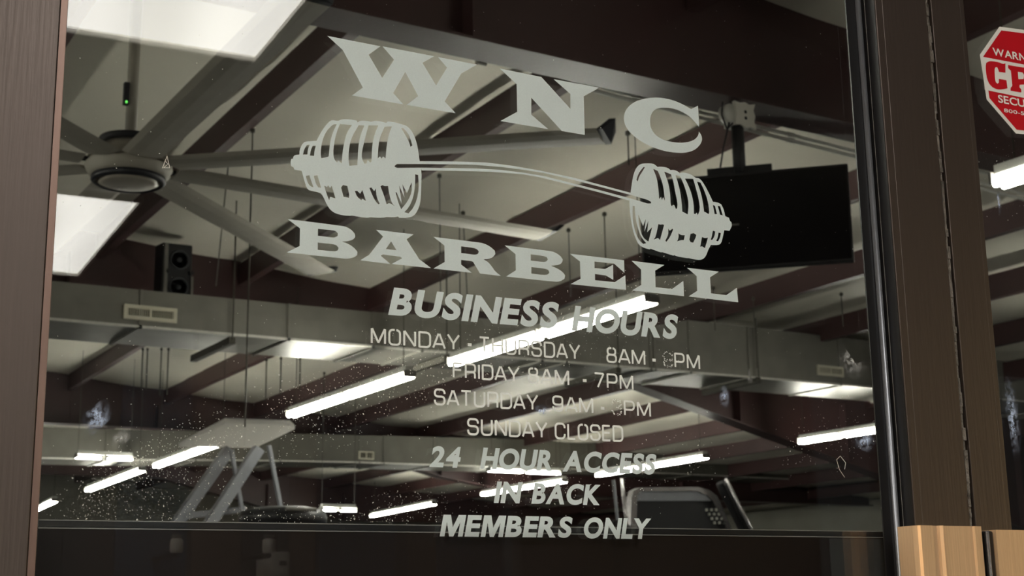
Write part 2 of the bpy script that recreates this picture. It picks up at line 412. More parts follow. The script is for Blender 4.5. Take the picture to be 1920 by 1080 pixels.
t = sign('window_lettering', 'top line of large flared letters reading WNC on the door glass', 'lettering', (900, 250))
Wp = [(85,113),(718,236),(577,338),(738,612),(880,397),(742,237),(1358,355),(1218,433),(1380,703),(1510,490),(1402,364),(1868,455),(1680,560),(1482,893),(1615,1035),(1028,935),(1167,830),(1013,540),(870,793),(988,928),(378,823),(508,728),(268,280)]
flat('letter', [crop(Wp, 600, 50, 6.353)], [], t)
Np = [(32,43),(405,118),(667,405),(667,272),(515,138),(928,215),(787,293),(796,640),(590,605),(315,305),(315,458),(468,588),(37,515),(188,432),(183,183)]
flat('letter', [crop(Np, 930, 120, 4.8)], [], t)
Cp = [(1815,377),(1752,408),(1690,370),(1600,330),(1510,308),(1420,302),(1320,315),(1230,348),(1165,410),(1145,480),(1155,545),(1195,610),(1260,670),(1340,720),(1430,760),(1520,787),(1610,800),(1700,802),(1780,780),(1830,735),(1853,690),(1848,645),(1822,608),(1820,640),(1790,680),(1730,705),(1650,712),(1570,703),(1490,680),(1430,640),(1390,580),(1382,520),(1390,460),(1420,415),(1470,396),(1540,393),(1610,405),(1680,435),(1740,475),(1790,525),(1825,570)]
flat('letter', [smooth_poly(crop(Cp, 930, 120, 4.8), 2)], [], t)
t = sign('window_lettering', 'large flared letters reading BARBELL under the barbell drawing', 'lettering', (960, 560))
def L7(outer, holes, *a, sm=1):
    flat('letter', [smooth_poly(crop(outer, *a), sm)], [smooth_poly(crop(h, *a), sm) for h in holes], t)
L7([(57,73),(740,158),(800,175),(860,215),(895,260),(898,295),(870,330),(810,347),(735,352),(820,385),(885,430),(925,480),(922,520),(885,550),(800,567),(740,563),(48,487),(207,408),(212,188)],
   [[(435,195),(620,212),(660,225),(682,250),(678,282),(650,300),(620,303),(435,280)], [(433,365),(620,385),(665,398),(690,430),(680,462),(640,475),(433,455)]], 530, 400, 6.62)
L7([(1155,205),(1622,262),(1535,325),(1690,570),(1840,682),(1350,630),(1478,560),(1455,540),(1240,512),(1215,528),(1335,632),(958,585),(1065,520),(1100,480),(1243,290)],
   [[(1343,350),(1410,460),(1278,445)]], 530, 400, 6.62, sm=0)
L7([(77,28),(600,92),(680,105),(760,145),(815,195),(820,235),(790,275),(740,293),(680,298),(740,335),(790,400),(815,440),(888,497),(635,467),(580,370),(550,325),(520,317),(410,305),(410,360),(540,460),(77,408),(212,330),(210,132)],
   [[(410,142),(560,160),(605,178),(622,205),(612,232),(580,243),(550,240),(410,222)]], 800, 440, 6.4)
L7([(932,130),(1460,195),(1530,210),(1600,255),(1630,300),(1620,340),(1580,365),(1490,375),(1570,410),(1630,450),(1658,490),(1650,530),(1600,562),(1540,568),(950,503),(1065,430),(1062,235)],
   [[(1245,238),(1400,257),(1440,275),(1450,300),(1430,325),(1390,330),(1245,312)], [(1252,390),(1410,408),(1455,425),(1468,455),(1450,480),(1400,487),(1252,467)]], 800, 440, 6.4)
L7([(97,87),(655,155),(660,285),(553,190),(352,168),(352,235),(462,245),(543,200),(545,357),(470,312),(356,296),(358,360),(560,380),(668,310),(675,460),(105,400),(208,345),(202,167)], [], 1050, 460, 5.486, sm=0)
L7([(732,160),(1070,203),(975,262),(980,432),(1150,450),(1265,367),(1272,525),(738,465),(833,408),(830,250)], [], 1050, 460, 5.486, sm=0)
L7([(1303,232),(1630,272),(1540,330),(1550,495),(1708,513),(1815,438),(1830,587),(1318,527),(1407,470),(1402,318)], [], 1050, 460, 5.486, sm=0)

# the barbell drawing
t = sign('barbell_decal', 'frosted drawing of a loaded bending barbell between the two name lines', 'decal', (960, 420))
LW = [(1293,475),(1280,380),(1265,300),(1235,215),(1200,165),(1165,133),(1110,118),(1060,102),(985,93),(970,108),(930,95),(860,85),(825,98),(800,90),(740,85),(712,90),(695,103),(685,85),(620,72),(540,72),(505,90),(450,78),(420,95),(380,140),(340,200),(298,280),(240,283),(185,288),(155,320),(135,370),(133,412),(95,415),(75,430),(72,450),(55,455),(47,490),(55,525),(75,535),(85,557),(155,570),(180,660),(205,735),(230,760),(330,778),(360,810),(395,890),(430,945),(480,980),(560,1000),(625,1003),(640,1000),(720,1015),(795,1022),(810,1015),(890,1022),(955,1020),(970,1013),(1040,1018),(1085,1010),(1095,1022),(1180,1022),(1235,1005),(1270,960),(1300,880),(1308,760),(1312,568)]
LH = [[(1115,158),(1135,157),(1175,200),(1205,260),(1222,325),(1205,338),(1190,290),(1150,215)],
 [(455,122),(493,120),(455,200),(430,290),(415,430),(390,440),(345,447),(337,400),(350,290),(390,190)],
 [(525,118),(640,128),(590,200),(565,300),(548,400),(542,497),(510,470),(495,488),(470,460),(458,400),(470,290),(495,190)],
 [(705,130),(760,132),(720,230),(700,350),(692,515),(615,520),(605,440),(615,330),(640,240)],
 [(800,132),(895,132),(860,210),(835,320),(828,480),(815,490),(792,465),(780,498),(760,500),(735,450),(735,390),(765,260)],
 [(955,145),(1025,140),(995,220),(975,320),(965,450),(940,430),(925,452),(910,430),(888,452),(892,370),(905,260)],
 [(205,320),(233,318),(215,360),(210,412),(168,412),(180,360)], [(262,328),(293,325),(280,370),(275,425),(235,422),(243,370)],
 [(195,620),(230,612),(245,660),(270,728),(245,722),(215,690)], [(272,618),(308,612),(325,670),(343,733),(315,728),(290,690)],
 [(372,712),(400,725),(410,708),(430,735),(445,712),(480,835),(430,820),(420,852),(395,790)],
 [(535,730),(553,705),(595,715),(615,800),(610,830),(580,822),(560,820),(548,780)],
 [(668,765),(690,762),(720,790),(740,755),(775,860),(740,838),(730,852),(690,820)],
 [(808,735),(828,730),(855,765),(868,740),(880,830),(908,885),(895,892),(865,860),(835,800)],
 [(915,718),(935,707),(955,718),(988,715),(1000,800),(1025,880),(1055,912),(1015,885),(995,880),(975,892),(950,810)],
 [(1060,775),(1070,778),(1122,890),(1095,710),(1148,830),(1125,697),(1172,785),(1215,680),(1218,770),(1180,860),(1115,940),(1085,870)],
 [(1250,603),(1278,610),(1285,740),(1265,850),(1230,930),(1185,980),(1145,968),(1190,920),(1230,830),(1248,720)]]
RW = [(113,360),(125,270),(140,190),(165,130),(205,90),(270,85),(330,88),(355,105),(370,120),(400,117),(450,122),(480,135),(495,150),(530,148),(570,165),(585,183),(600,173),(650,177),(700,195),(725,215),(740,225),(770,228),(800,255),(840,320),(880,400),(905,455),(950,462),(985,480),(1010,530),(1025,595),(1060,610),(1068,640),(1085,655),(1088,690),(1078,710),(1065,735),(1015,730),(1000,800),(985,855),(960,873),(885,872),(860,920),(840,975),(815,1005),(780,1018),(720,1010),(670,998),(660,1000),(600,990),(545,978),(535,968),(525,975),(460,955),(415,940),(405,945),(350,925),(305,908),(295,915),(240,900),(190,870),(160,810),(130,720),(108,580),(98,440)]
RH = [[(250,122),(235,122),(200,165),(180,205),(168,245),(180,260),(195,210),(225,165)],
 [(330,138),(375,160),(405,230),(430,320),(442,445),(425,412),(415,440),(405,408),(388,430),(380,330),(365,230)],
 [(437,165),(500,190),(525,260),(540,350),(565,470),(560,520),(548,525),(535,490),(520,485),(510,500),(497,480),(495,400),(480,290)],
 [(545,200),(590,210),(630,300),(660,400),(672,480),(663,578),(610,550),(605,470),(590,360),(565,260)],
 [(635,232),(715,235),(740,320),(770,430),(782,530),(760,585),(750,560),(735,575),(722,570),(720,480),(700,380),(665,290)],
 [(752,262),(785,270),(820,340),(855,440),(872,550),(865,575),(830,555),(820,550),(810,470),(790,370)],
 [(905,487),(925,495),(945,575),(922,575)], [(952,495),(975,500),(1000,588),(975,580)],
 [(905,735),(928,742),(920,790),(900,822),(885,822),(895,790)], [(960,752),(982,758),(975,800),(955,838),(937,832),(952,800)],
 [(133,495),(152,497),(158,600),(175,690),(210,790),(262,855),(235,862),(200,835),(165,770),(140,680),(130,580)],
 [(185,578),(232,690),(258,622),(245,745),(283,640),(272,750),(320,700),(283,840),(230,800),(195,700)],
 [(380,670),(400,678),(420,672),(435,680),(410,770),(395,825),(375,805),(335,820),(355,790)],
 [(475,715),(490,735),(515,715),(522,725),(490,800),(455,843),(447,830),(475,775)],
 [(573,760),(600,778),(635,778),(625,825),(600,825),(560,838),(575,800)],
 [(690,765),(720,758),(745,775),(740,800),(715,850),(690,845),(678,820)],
 [(800,795),(830,808),(858,800),(845,850),(828,902),(800,885),(783,890)]]
BT = [(80,262),(300,264),(480,270),(640,290),(800,318),(1000,360),(1150,400),(1345,452)]
BB = [(1340,499),(1150,447),(1000,408),(800,358),(700,340),(500,325),(300,320),(80,317)]
SL = [(-65,289),(-50,279),(100,279),(400,283),(560,296),(700,313),(830,334),(1000,374),(1150,413),(1340,463),(1440,492),(1462,505),(1460,514),(1440,514),(1340,484),(1150,433),(1000,395),(830,352),(700,330),(560,313),(400,305),(100,301),(-50,302),(-65,296)]
slot = crop(SL, 760, 220, 3.176)
flat('bar', [crop(BT+BB, 760, 220, 3.176)], [slot, crop(LW, 535, 210, 5.144), crop(RW, 1160, 290, 5.143)], t)
flat('weight_stack', [smooth_poly(crop(LW, 535, 210, 5.144))], [smooth_poly(crop(h, 535, 210, 5.144)) for h in LH]+[slot], t)
flat('weight_stack', [smooth_poly(crop(RW, 1160, 290, 5.143))], [smooth_poly(crop(h, 1160, 290, 5.143)) for h in RH]+[slot], t)

# ---- thin squarish letters, drawn as strokes (height 1, baseline 0)
def arc(cx, cy, rx, ry, a0, a1, n=5):
    return [(cx+rx*math.cos(math.radians(a0+(a1-a0)*k/n)), cy+ry*math.sin(math.radians(a0+(a1-a0)*k/n))) for k in range(n+1)]
def rr(x0, x1, y0, y1, r=.22):     # rounded rectangle loop
    return arc(x1-r, y1-r, r, r, 90, 0)+arc(x1-r, y0+r, r, r, 0, -90)+arc(x0+r, y0+r, r, r, -90, -180)+arc(x0+r, y1-r, r, r, 180, 90)
G = {
 'M': (.86, [[(0,0),(0,1)],[(.02,1),(.43,.05)],[(.43,.05),(.84,1)],[(.86,1),(.86,0)]]),
 'O': (.70, [rr(0,.70,0,1,.24)+[(.35,1)]]),
 'N': (.72, [[(0,0),(0,1)],[(.02,1),(.70,0)],[(.72,0),(.72,1)]]),
 'D': (.72, [[(0,-.04),(0,1.04)],[(0,0),(.46,0)]+arc(.46,.26,.26,.26,-90,0)+arc(.46,.74,.26,.26,0,90)+[(0,1)]]),
 'A': (.78, [[(0,0),(.36,1)],[(.42,1),(.78,0)],[(.14,.28),(.64,.28)]]),
 'Y': (.76, [[(0,1),(.38,.42)],[(.76,1),(.38,.42)],[(.38,.46),(.38,0)]]),
 'T': (.68, [[(0,1),(.68,1)],[(.34,1),(.34,0)]]),
 'H': (.70, [[(0,0),(0,1)],[(.70,0),(.70,1)],[(0,.52),(.70,.52)]]),
 'U': (.70, [[(0,1)]+arc(.24,.24,.24,.24,180,270)+arc(.46,.24,.24,.24,-90,0)+[(.70,1)]]),
 'R': (.68, [[(0,0),(0,1.04)],[(0,1),(.48,1)]+arc(.48,.80,.20,.20,90,0)+arc(.48,.64,.20,.20,0,-90)+[(0,.44)],[(.40,.44)]+arc(.48,.26,.18,.18,90,0)+[(.66,0)]]),
 'S': (.68, [[(.68,.72)]+arc(.46,.78,.22,.22,0,90)+arc(.20,.78,.20,.22,90,180)+arc(.20,.72,.20,.19,180,270)+arc(.48,.29,.20,.24,90,0)+arc(.46,.24,.22,.24,0,-90)+arc(.22,.24,.22,.24,-90,-180)+[(0,.30)]]),
 'F': (.60, [[(0,0),(0,1.04)],[(0,1),(.60,1)],[(0,.54),(.54,.54)]]),
 'I': (.0, [[(0,0),(0,1)]]),
 'C': (.70, [[(.70,.70)]+arc(.46,.76,.24,.24,0,90)+arc(.24,.76,.24,.24,90,180)+arc(.24,.24,.24,.24,180,270)+arc(.46,.24,.24,.24,-90,0)+[(.70,.31)]]),
 'L': (.54, [[(0,1),(0,-.04)],[(0,0),(.54,0)]]),
 'E': (.56, [[(0,-.04),(0,1.04)],[(0,1),(.56,1)],[(0,.53),(.54,.53)],[(0,0),(.56,0)]]),
 'P': (.64, [[(0,0),(0,1.04)],[(0,1),(.44,1)]+arc(.44,.80,.20,.20,90,0)+arc(.44,.60,.20,.20,0,-90)+[(0,.40)]]),
 '8': (.62, [rr(.04,.58,.53,1,.18)+[(.31,1)],rr(0,.62,0,.53,.2)+[(.31,.53)]]),
 '7': (.62, [[(0,1),(.62,1)],[(.62,1),(.20,0)]]),
 '9': (.62, [[(.62,.60)]+arc(.40,.64,.22,.20,-30,-90)+arc(.20,.64,.20,.20,-90,-180)+arc(.20,.80,.20,.20,180,90)+arc(.42,.80,.20,.20,90,0)+arc(.42,.22,.20,.22,0,-90)+arc(.20,.22,.20,.22,-90,-180)+[(0,.30)]]),
 '3': (.62, [[(0,.74)]+arc(.22,.78,.22,.22,180,90)+arc(.38,.78,.22,.22,90,0)+arc(.38,.74,.22,.21,0,-90)+[(.24,.53)],[(.24,.53)]+arc(.40,.29,.22,.24,90,0)+arc(.40,.24,.22,.24,0,-90)+arc(.22,.24,.22,.24,-90,-180)+[(0,.30)]]),
 '-': (.30, [[(0,.40),(.30,.40)]]),
}
def ribbon(pts, w):
    P = [Vector(p) for p in pts]; Q = [P[0]]
    for p in P[1:]:
        if (p-Q[-1]).length > 1e-4: Q.append(p)
    P = Q; out = []; nrm = []
    for i in range(len(P)-1):
        d = (P[i+1]-P[i]).normalized(); nrm.append(Vector((-d.y, d.x)))
    closed = (P[0]-P[-1]).length < 1e-3
    def off(i):
        if i == 0: a = nrm[-1] if closed else nrm[0]; b = nrm[0]
        elif i == len(P)-1: a = nrm[-1]; b = nrm[0] if closed else nrm[-1]
        else: a, b = nrm[i-1], nrm[i]
        m = (a+b); m.normalize(); return m/max(.5, m.dot(b))*(w/2)
    for i in range(len(P)-1):
        a, b = off(i), off(i+1)
        out.append([tuple(P[i]+a), tuple(P[i]-a), tuple(P[i+1]-b), tuple(P[i+1]+b)])
    return out
def thin_word(t, word, pxl, pxr, hpx, faded=()):
    """word between the baseline pixel pxl (left) and pxr (right); hpx = a pixel at the cap top"""
    (xa, za), (xb, zb) = door(*pxl), door(*pxr); H = door(*hpx)[1]-za
    wt = .125; gap = .15
    adv = [G[c][0]+wt for c in word]; tot = sum(adv)+gap*(len(word)-1)
    for a, c in zip(word, word[1:]):
        if a in 'AY' or c in 'AY': tot -= .07
    sx = (xb-xa)/(tot*H); x = 0; sy = H*(1-wt)
    for i, c in enumerate(word):
        quads = []
        for st in G[c][1]: quads += ribbon([((x+wt/2+p[0])*H*sx, wt*H/2+p[1]*sy) for p in st], (.19 if c == '-' else wt)*H)
        pol = [[(xa+px, za+(zb-za)*(px/(xb-xa) if xb != xa else 0)+pz) for px, pz in q] for q in quads]
        if i in faded:
            random.seed(11+i); bits = []
            for q in pol:      # scraped off: only crumbs along the outline are left
                for k in range(3):
                    if random.random() < .62: 
                        cx = sum(p[0] for p in q)/4+random.uniform(-.6, .6)*wt*H; cz = sum(p[1] for p in q)/4+random.uniform(-.6, .6)*wt*H
                        r = random.uniform(.014, .04)*H
                        bits.append([(cx+r*math.cos(a+.4*k)*random.uniform(.6, 1.5), cz+r*math.sin(a+.4*k)) for a in (0, 1.3, 2.6, 3.9, 5.2)])
            flat('letter', bits, [], t, m='vinyl_white', label='scraped-off digit of which only crumbs remain')
        else: flat('letter', pol, [], t, 'vinyl_white')
        x += adv[i]+gap
        if i+1 < len(word) and (c in 'AY' or word[i+1] in 'AY'): x -= .07

t = sign('window_lettering', 'thin white line of opening hours reading MONDAY - THURSDAY 8AM - 9PM', 'lettering', (1000, 680))
thin_word(t, 'MONDAY', (694.6,645), (862,657.9), (695,613.4))
thin_word(t, '-', (875,659), (885.4,659.8), (875,628))
thin_word(t, 'THURSDAY', (897.4,661.3), (1088,675.5), (897.4,630.5))
thin_word(t, '8AM', (1136.6,680), (1209.8,685.9), (1136.6,650.5))
thin_word(t, '-', (1221.7,687), (1230.6,687.8), (1221.7,658))
thin_word(t, '9', (1243,688.5), (1262,690), (1243,659.5), faded=(0,))
thin_word(t, 'PM', (1264.3,690), (1312.5,694), (1264.3,661))
t = sign('window_lettering', 'thin white line of opening hours reading FRIDAY 8AM - 7PM', 'lettering', (1010, 730))
thin_word(t, 'FRIDAY', (848.4,709), (974,717.2), (848.4,679))
thin_word(t, '8AM', (989,719), (1067,724), (989,688.5))
thin_word(t, '-', (1091,725.6), (1101,726.3), (1091,696.2))
thin_word(t, '7PM', (1113.4,727.3), (1187.5,732.4), (1113.4,698))
t = sign('window_lettering', 'thin white line of opening hours reading SATURDAY 9AM - 3PM', 'lettering', (1010, 780))
thin_word(t, 'SATURDAY', (813.2,759.8), (1009,770.4), (813.2,728))
thin_word(t, '9AM', (1035.3,771.8), (1112.3,776.6), (1035.3,741))
thin_word(t, '-', (1125,777.4), (1134.5,778), (1125,748))
thin_word(t, '3', (1146.6,778.8), (1166,780), (1146.6,749), faded=(0,))
thin_word(t, 'PM', (1169.6,780), (1220.3,783), (1169.6,750.5))
t = sign('window_lettering', 'thin white line reading SUNDAY CLOSED', 'lettering', (1010, 826))
thin_word(t, 'SUNDAY', (875.6,816), (1026.5,822.6), (875.6,783.5))
thin_word(t, 'CLOSED', (1040,823.6), (1168.3,829.2), (1040,792))

# ---- bold slanted lines, from Blender's own built-in typeface
def glyph(c, offset):
    cu = bpy.data.curves.new('g', 'FONT'); cu.body = c; cu.size = 1; cu.offset = offset; cu.resolution_u = 6; cu.fill_mode = 'FRONT'
    o = bpy.data.objects.new('g', cu); COL.objects.link(o)
    bpy.context.view_layer.update()
    dg = bpy.context.evaluated_depsgraph_get(); me = bpy.data.meshes.new_from_object(o.evaluated_get(dg))
    v = [(p.co.x, p.co.y) for p in me.vertices]; f = [tuple(p.vertices) for p in me.polygons]
    bpy.data.objects.remove(o); bpy.data.curves.remove(cu); bpy.data.meshes.remove(me)
    if c == 'M':       # drawn here: the built-in M folds over itself when emboldened
        k = .725
        poly = [(0, 0), (0, 1), (.34, 1), (.52, .42), (.70, 1), (1.04, 1), (1.04, 0), (.825, 0), (.825, .66), (.615, 0), (.425, 0), (.215, .66), (.215, 0)]
        v, f = cdt_mesh([[(x*k, y*k) for x, y in poly]], []); v = [(p[0], p[1]) for p in v]
    return v, f
GC = {}
def bold_word(t, word, pxl, pxr, hpx, shear=.2, offset=.040, m='vinyl', y=YV, gap=.085, name='letter', keep=None, topright=False, narrow=None):
    (xa, za), (xb, zb) = door(*pxl), door(*pxr); H = door(*hpx)[1]-za
    if topright: xb -= shear*H; zb = za
    capv, _ = glyph('H', offset) if ('H', offset) not in GC else GC[('H', offset)]
    y0 = min(p[1] for p in capv); cap = max(p[1] for p in capv)-y0
    gl = []; tot = 0
    for i, c in enumerate(word):
        if (c, offset) not in GC: GC[(c, offset)] = glyph(c, offset)
        v, f = GC[(c, offset)]; a = min(p[0] for p in v); b_ = max(p[0] for p in v)
        g = gap
        if i and (word[i-1]+c) in ('AC', 'LY', 'BA', 'AR', 'ER', 'OU', 'HO', 'WA'): g = gap*.6
        if i and (word[i-1]+c) in ('LY',): g = -gap*.6
        gl.append((v, f, a, b_, g if i else 0, c)); tot += (b_-a)/cap+(g if i else 0)
    sx = (xb-xa)/(tot*H); x = 0
    for v, f, a, b_, g, c_ in gl:
        x += g
        pts = []
        for px, py in v:
            hh = ((py-y0)/cap if c_ != 'M' else py/.725)*H; X = (x+(px-a)/cap)*H*sx + shear*hh
            pts.append(F(xa+X, y, za+(zb-za)*(X/(xb-xa))+hh))
        c = sum(pts, Vector())/len(pts); me = bpy.data.meshes.new(name)
        me.from_pydata([q-c for q in pts], [], f)
        bm = bmesh.new(); bm.from_mesh(me); bmesh.ops.remove_doubles(bm, verts=bm.verts, dist=1e-7)
        bmesh.ops.recalc_face_normals(bm, faces=bm.faces); bm.to_mesh(me); bm.free()
        o = link(name, me, m, t); o.location = c-t.location
        x += (b_-a)/cap
t = sign('window_lettering', 'bold slanted line reading BUSINESS HOURS below the shop name', 'lettering', (1000, 610))
bold_word(t, 'BUSINESS', (727.3,590.4), (1050,567), (739,539.4), topright=True, shear=.22, offset=.042)
bold_word(t, 'HOURS', (1071,620), (1272.5,590), (1079,573.5), topright=True, shear=.2, offset=.042)
t = sign('window_lettering', 'bold slanted line reading 24 HOUR ACCESS', 'lettering', (1010, 888))
bold_word(t, '24', (804.4,875.6), (866.9,838.5), (811,836.5), topright=True)
bold_word(t, 'HOUR', (899.3,878.9), (1040.5,846), (905.5,839.3), topright=True)
bold_word(t, 'ACCESS', (1054,884.2), (1231.5,852), (1060,845), topright=True)
t = sign('window_lettering', 'short bold slanted line reading IN BACK', 'lettering', (1020, 945))
bold_word(t, 'IN', (925.2,943), (979.8,904.6), (932,902.8), topright=True)
bold_word(t, 'BACK', (995.6,944.6), (1129,908.9), (1003,905.6), topright=True)
t = sign('window_lettering', 'lowest bold slanted line reading MEMBERS ONLY across the dark board edge', 'lettering', (1020, 1008))
bold_word(t, 'MEMBERS', (823.9,1005.7), (1074.8,970), (832,965), topright=True)
bold_word(t, 'ONLY', (1091.5,1009.4), (1220.4,972), (1098,970.2), topright=True)

# ---- security sticker
oct_px = [(237,98),(62,310),(100,680),(335,975)]
op = [Vector(door(1820+x/5.14, 40+y/5.14)) for x, y in oct_px]
oc = Vector((1.1875, 1.7185)); rad = sum((p-oc).length for p in op)/4
a0 = math.atan2(op[1].y-oc.y, op[1].x-oc.x)
t = thing('warning_sticker', 'red octagonal security warning sticker with white letters on the right door', 'sticker', F(oc.x, YV, oc.y))
def octa(r): return [(oc.x+r*math.cos(a0+k*math.pi/4), oc.y+r*math.sin(a0+k*math.pi/4)) for k in range(8)]
flat('border', [octa(rad)], [], t, 'sign_white', y=-.0006)
flat('red_field', [octa(rad*.93)], [], t, 'sign_red', y=-.0009)
band = [(85,340),(1000,500),(1040,870),(128,662)]
A = (1820, 40, 5.14)
band = [door(A[0]+x/A[2], A[1]+y/A[2]) for x, y in [(97,343),(1250,560),(1290,905),(128,662)]]
flat('white_band', [band], [], t, 'sign_white', y=-.0012)
Cc = [(325,410),(325,500),(262,490),(258,470),(245,445),(228,448),(220,470),(225,560),(232,590),(248,605),(262,595),(262,558),(335,572),(345,650),(320,655),(270,662),(230,655),(190,630),(160,590),(142,530),(135,440),(140,405),(165,390),(200,388),(260,398),(300,415)]
Pp = [(350,425),(560,460),(610,480),(640,530),(630,590),(590,615),(545,612),(462,615),(460,640),(478,660),(478,690),(375,672),(375,645),(392,625),(378,480),(352,455)]
Ph = [(445,490),(490,495),(505,520),(500,560),(450,562)]
flat('letter', [smooth_poly(crop(Cc, *A))], [], t, 'sign_red', y=-.0015)
flat('letter', [smooth_poly(crop(Pp, *A))], [smooth_poly(crop(Ph, *A))], t, 'sign_red', y=-.0015)
flat('letter', [crop([(665,500),(765,520),(770,560),(752,575),(765,690),(785,712),(785,750),(685,732),(685,700),(700,690),(688,560),(668,545)], *A)], [], t, 'sign_red', y=-.0015)
def P5(x, y): return (A[0]+x/A[2], A[1]+y/A[2])
bold_word(t, 'WARNING', P5(205,330), P5(690,425), P5(192,255), shear=0, offset=.02, m='sign_white', y=-.0015)
bold_word(t, 'SECURITY', P5(258,785), P5(760,880), P5(250,710), shear=0, offset=.02, m='sign_white', y=-.0015)
bold_word(t, '800-532-0', P5(313,878), P5(660,935), P5(308,842), shear=0, offset=.015, m='sign_white', y=-.0015)

# ================================================================== DIRT ON THE GLASS
random.seed(21)
sp = MB()
def speck(u, v, r):
    x, z = door(u, v)
    if not (g0+.002 < x < r0-.008 or l3+.002 < x < 1.25): return
    if z < PZ: return
    n = random.choice((3, 4, 5)); a = random.uniform(0, 6.28); st = random.choice((1, 1, 1, 2.2))
    sp.add([F(x+r*st*math.cos(a)*math.cos(k*6.283/n)-r*math.sin(a)*math.sin(k*6.283/n), -.0004, z+r*st*math.sin(a)*math.cos(k*6.283/n)+r*math.cos(a)*math.sin(k*6.283/n)) for k in range(n)], [tuple(range(n))])
seg = [((545,780),(770,705),520,45), ((293,875),(425,828),330,40), ((165,920),(267,882),260,32), ((848,683),(1225,565),520,42), ((1150,890),(1325,858),150,25),
       ((905,928),(1060,903),150,25), ((697,968),(815,945),170,25), ((1500,830),(1645,808),170,28), ((1856,345),(1920,315),110,38), ((100,960),(600,965),240,14)]
for a, b_, n, s in seg:  # specks crowd round the tubes, standing in for dust lit by them
    for _ in range(int(n*1.5)):
        k = random.uniform(-.15, 1.15); speck(a[0]+(b_[0]-a[0])*k+random.gauss(0, s*.7), a[1]+(b_[1]-a[1])*k+random.gauss(0, s), random.choice((.00018, .00025, .0003, .0004)))
for _ in range(500): speck(random.uniform(80, 1650), random.uniform(0, 980)**1.0, random.choice((.0002, .0003)))
tag(solo('dust_specks', sp, 'dust', kind='stuff'), 'fine pale dust specks on the door glass, denser where the tube light would catch them', 'dust')
def smudge(pts, w, m, label):
    mb = MB(); quads = ribbon([Vector(door(*p)) for p in pts], w)
    v, f = cdt_mesh(quads, []); mb.add([F(p[0], -.0003, p[1]) for p in v], f)
    tag(solo('glass_smudge', mb, m), label, 'smudge')
smudge([(150,815),(170,792),(190,775),(215,755)], .016, 'smear_blue', 'bluish finger smear low on the far left of the glass')
smudge([(195,845),(225,822),(258,800)], .010, 'smear_grey', 'faint grey smear right of the bluish one at left')
smudge([(1352,725),(1360,740),(1362,770)], .016, 'smear_blue', 'small hooked smear under the large duct at right')
smudge([(1402,690),(1408,722)], .010, 'smear_grey', 'small pale smear below the word PM')
smudge([(1590,815),(1650,835)], .022, 'smear_blue', 'bluish smear at the end of the rightmost tube light')
smudge([(1866,350),(1875,385),(1878,408)], .007, 'smear_blue', 'blue streak below the tube light on the right door')
smudge([(1880,700),(1905,790),(1915,870)], .022, 'smear_blue', 'large bluish smear on the right door near the pull')
smudge([(990,772),(1040,768)], .010, 'smear_blue', 'blue smear between SATURDAY and SUNDAY lines')
smudge([(1560,640),(1600,700),(1640,690)], .018, 'smear_grey', 'faint hazy smear beside the right duct grille')
sc = MB(); sc.path([F(*(lambda q: (q[0], -.0005, q[1]))(door(*p))) for p in [(1583,895),(1573,880),(1568,862),(1575,855),(1585,868),(1583,880)]], .0002, 4)
tag(solo('scratch', sc, 'dust'), 'looped hairline scratch low at the right of the glass', 'scratch')
sc = MB(); sc.path([F(*(lambda q: (q[0], -.0005, q[1]))(door(*p))) for p in [(304,316),(313,293),(318,315),(306,315),(315,308),(310,303)]], .0002, 4)
tag(solo('scratch', sc, 'dust'), 'small triangular scratch in front of the fan hub', 'scratch')

# ================================================================== CEILING FAN
FZ = 3.40; fc = atz(242, 314, FZ); fx, fy = fc.x, fc.y
fan = thing('ceiling_fan', 'large silver eight-bladed ceiling fan hanging at the left', 'fan', (fx, fy, FZ-.13))
b = MB(); b.bar((fx, fy, FZ+.1), (fx, fy, zc(fx)-.02), .030, 20); part('downrod', b, 'fan_silver', fan, smooth=True)
b = MB(); b.lathe((fx, fy, zc(fx)-.12), [(.05, 0), (.09, .03), (.10, .12)], 24); part('canopy', b, 'fan_dark', fan, smooth=True)
b = MB(); b.lathe((fx, fy, FZ), [(.10, .155), (.155, .150), (.160, .13), (.11, .11)], 40); part('top_cover', b, 'fan_dark', fan, smooth=True, label='dark top cover disc')
b = MB(); b.lathe((fx, fy, FZ), [(.13, .12), (.19, .07), (.215, .03), (.22, -.005), (.20, -.045), (.185, -.055)], 48); part('motor_housing', b, 'fan_silver', fan, smooth=True)
b = MB(); b.lathe((fx, fy, FZ), [(.185, -.055), (.187, -.075), (.170, -.088), (.165, -.078)], 48); part('lens_ring', b, 'fan_dark', fan, smooth=True)
b = MB(); b.lathe((fx, fy, FZ), [(.166, -.080), (.12, -.092), (.05, -.097), (.01, -.098)], 40); part('lens', b, 'fan_lens', fan, smooth=True, label='unlit frosted lens')
b = MB(); b.wbox(fx-.055, fx-.03, fy-.05, fy-.02, FZ+.32, FZ+.44); rc = part('receiver', b, 'fan_dark', fan)
b = MB(); b.lathe((fx-.045, fy-.055, FZ+.325), [(.004, 0), (.006, .006), (.003, .012)], 10); part('indicator_light', b, 'led', rc, label='tiny green lamp')
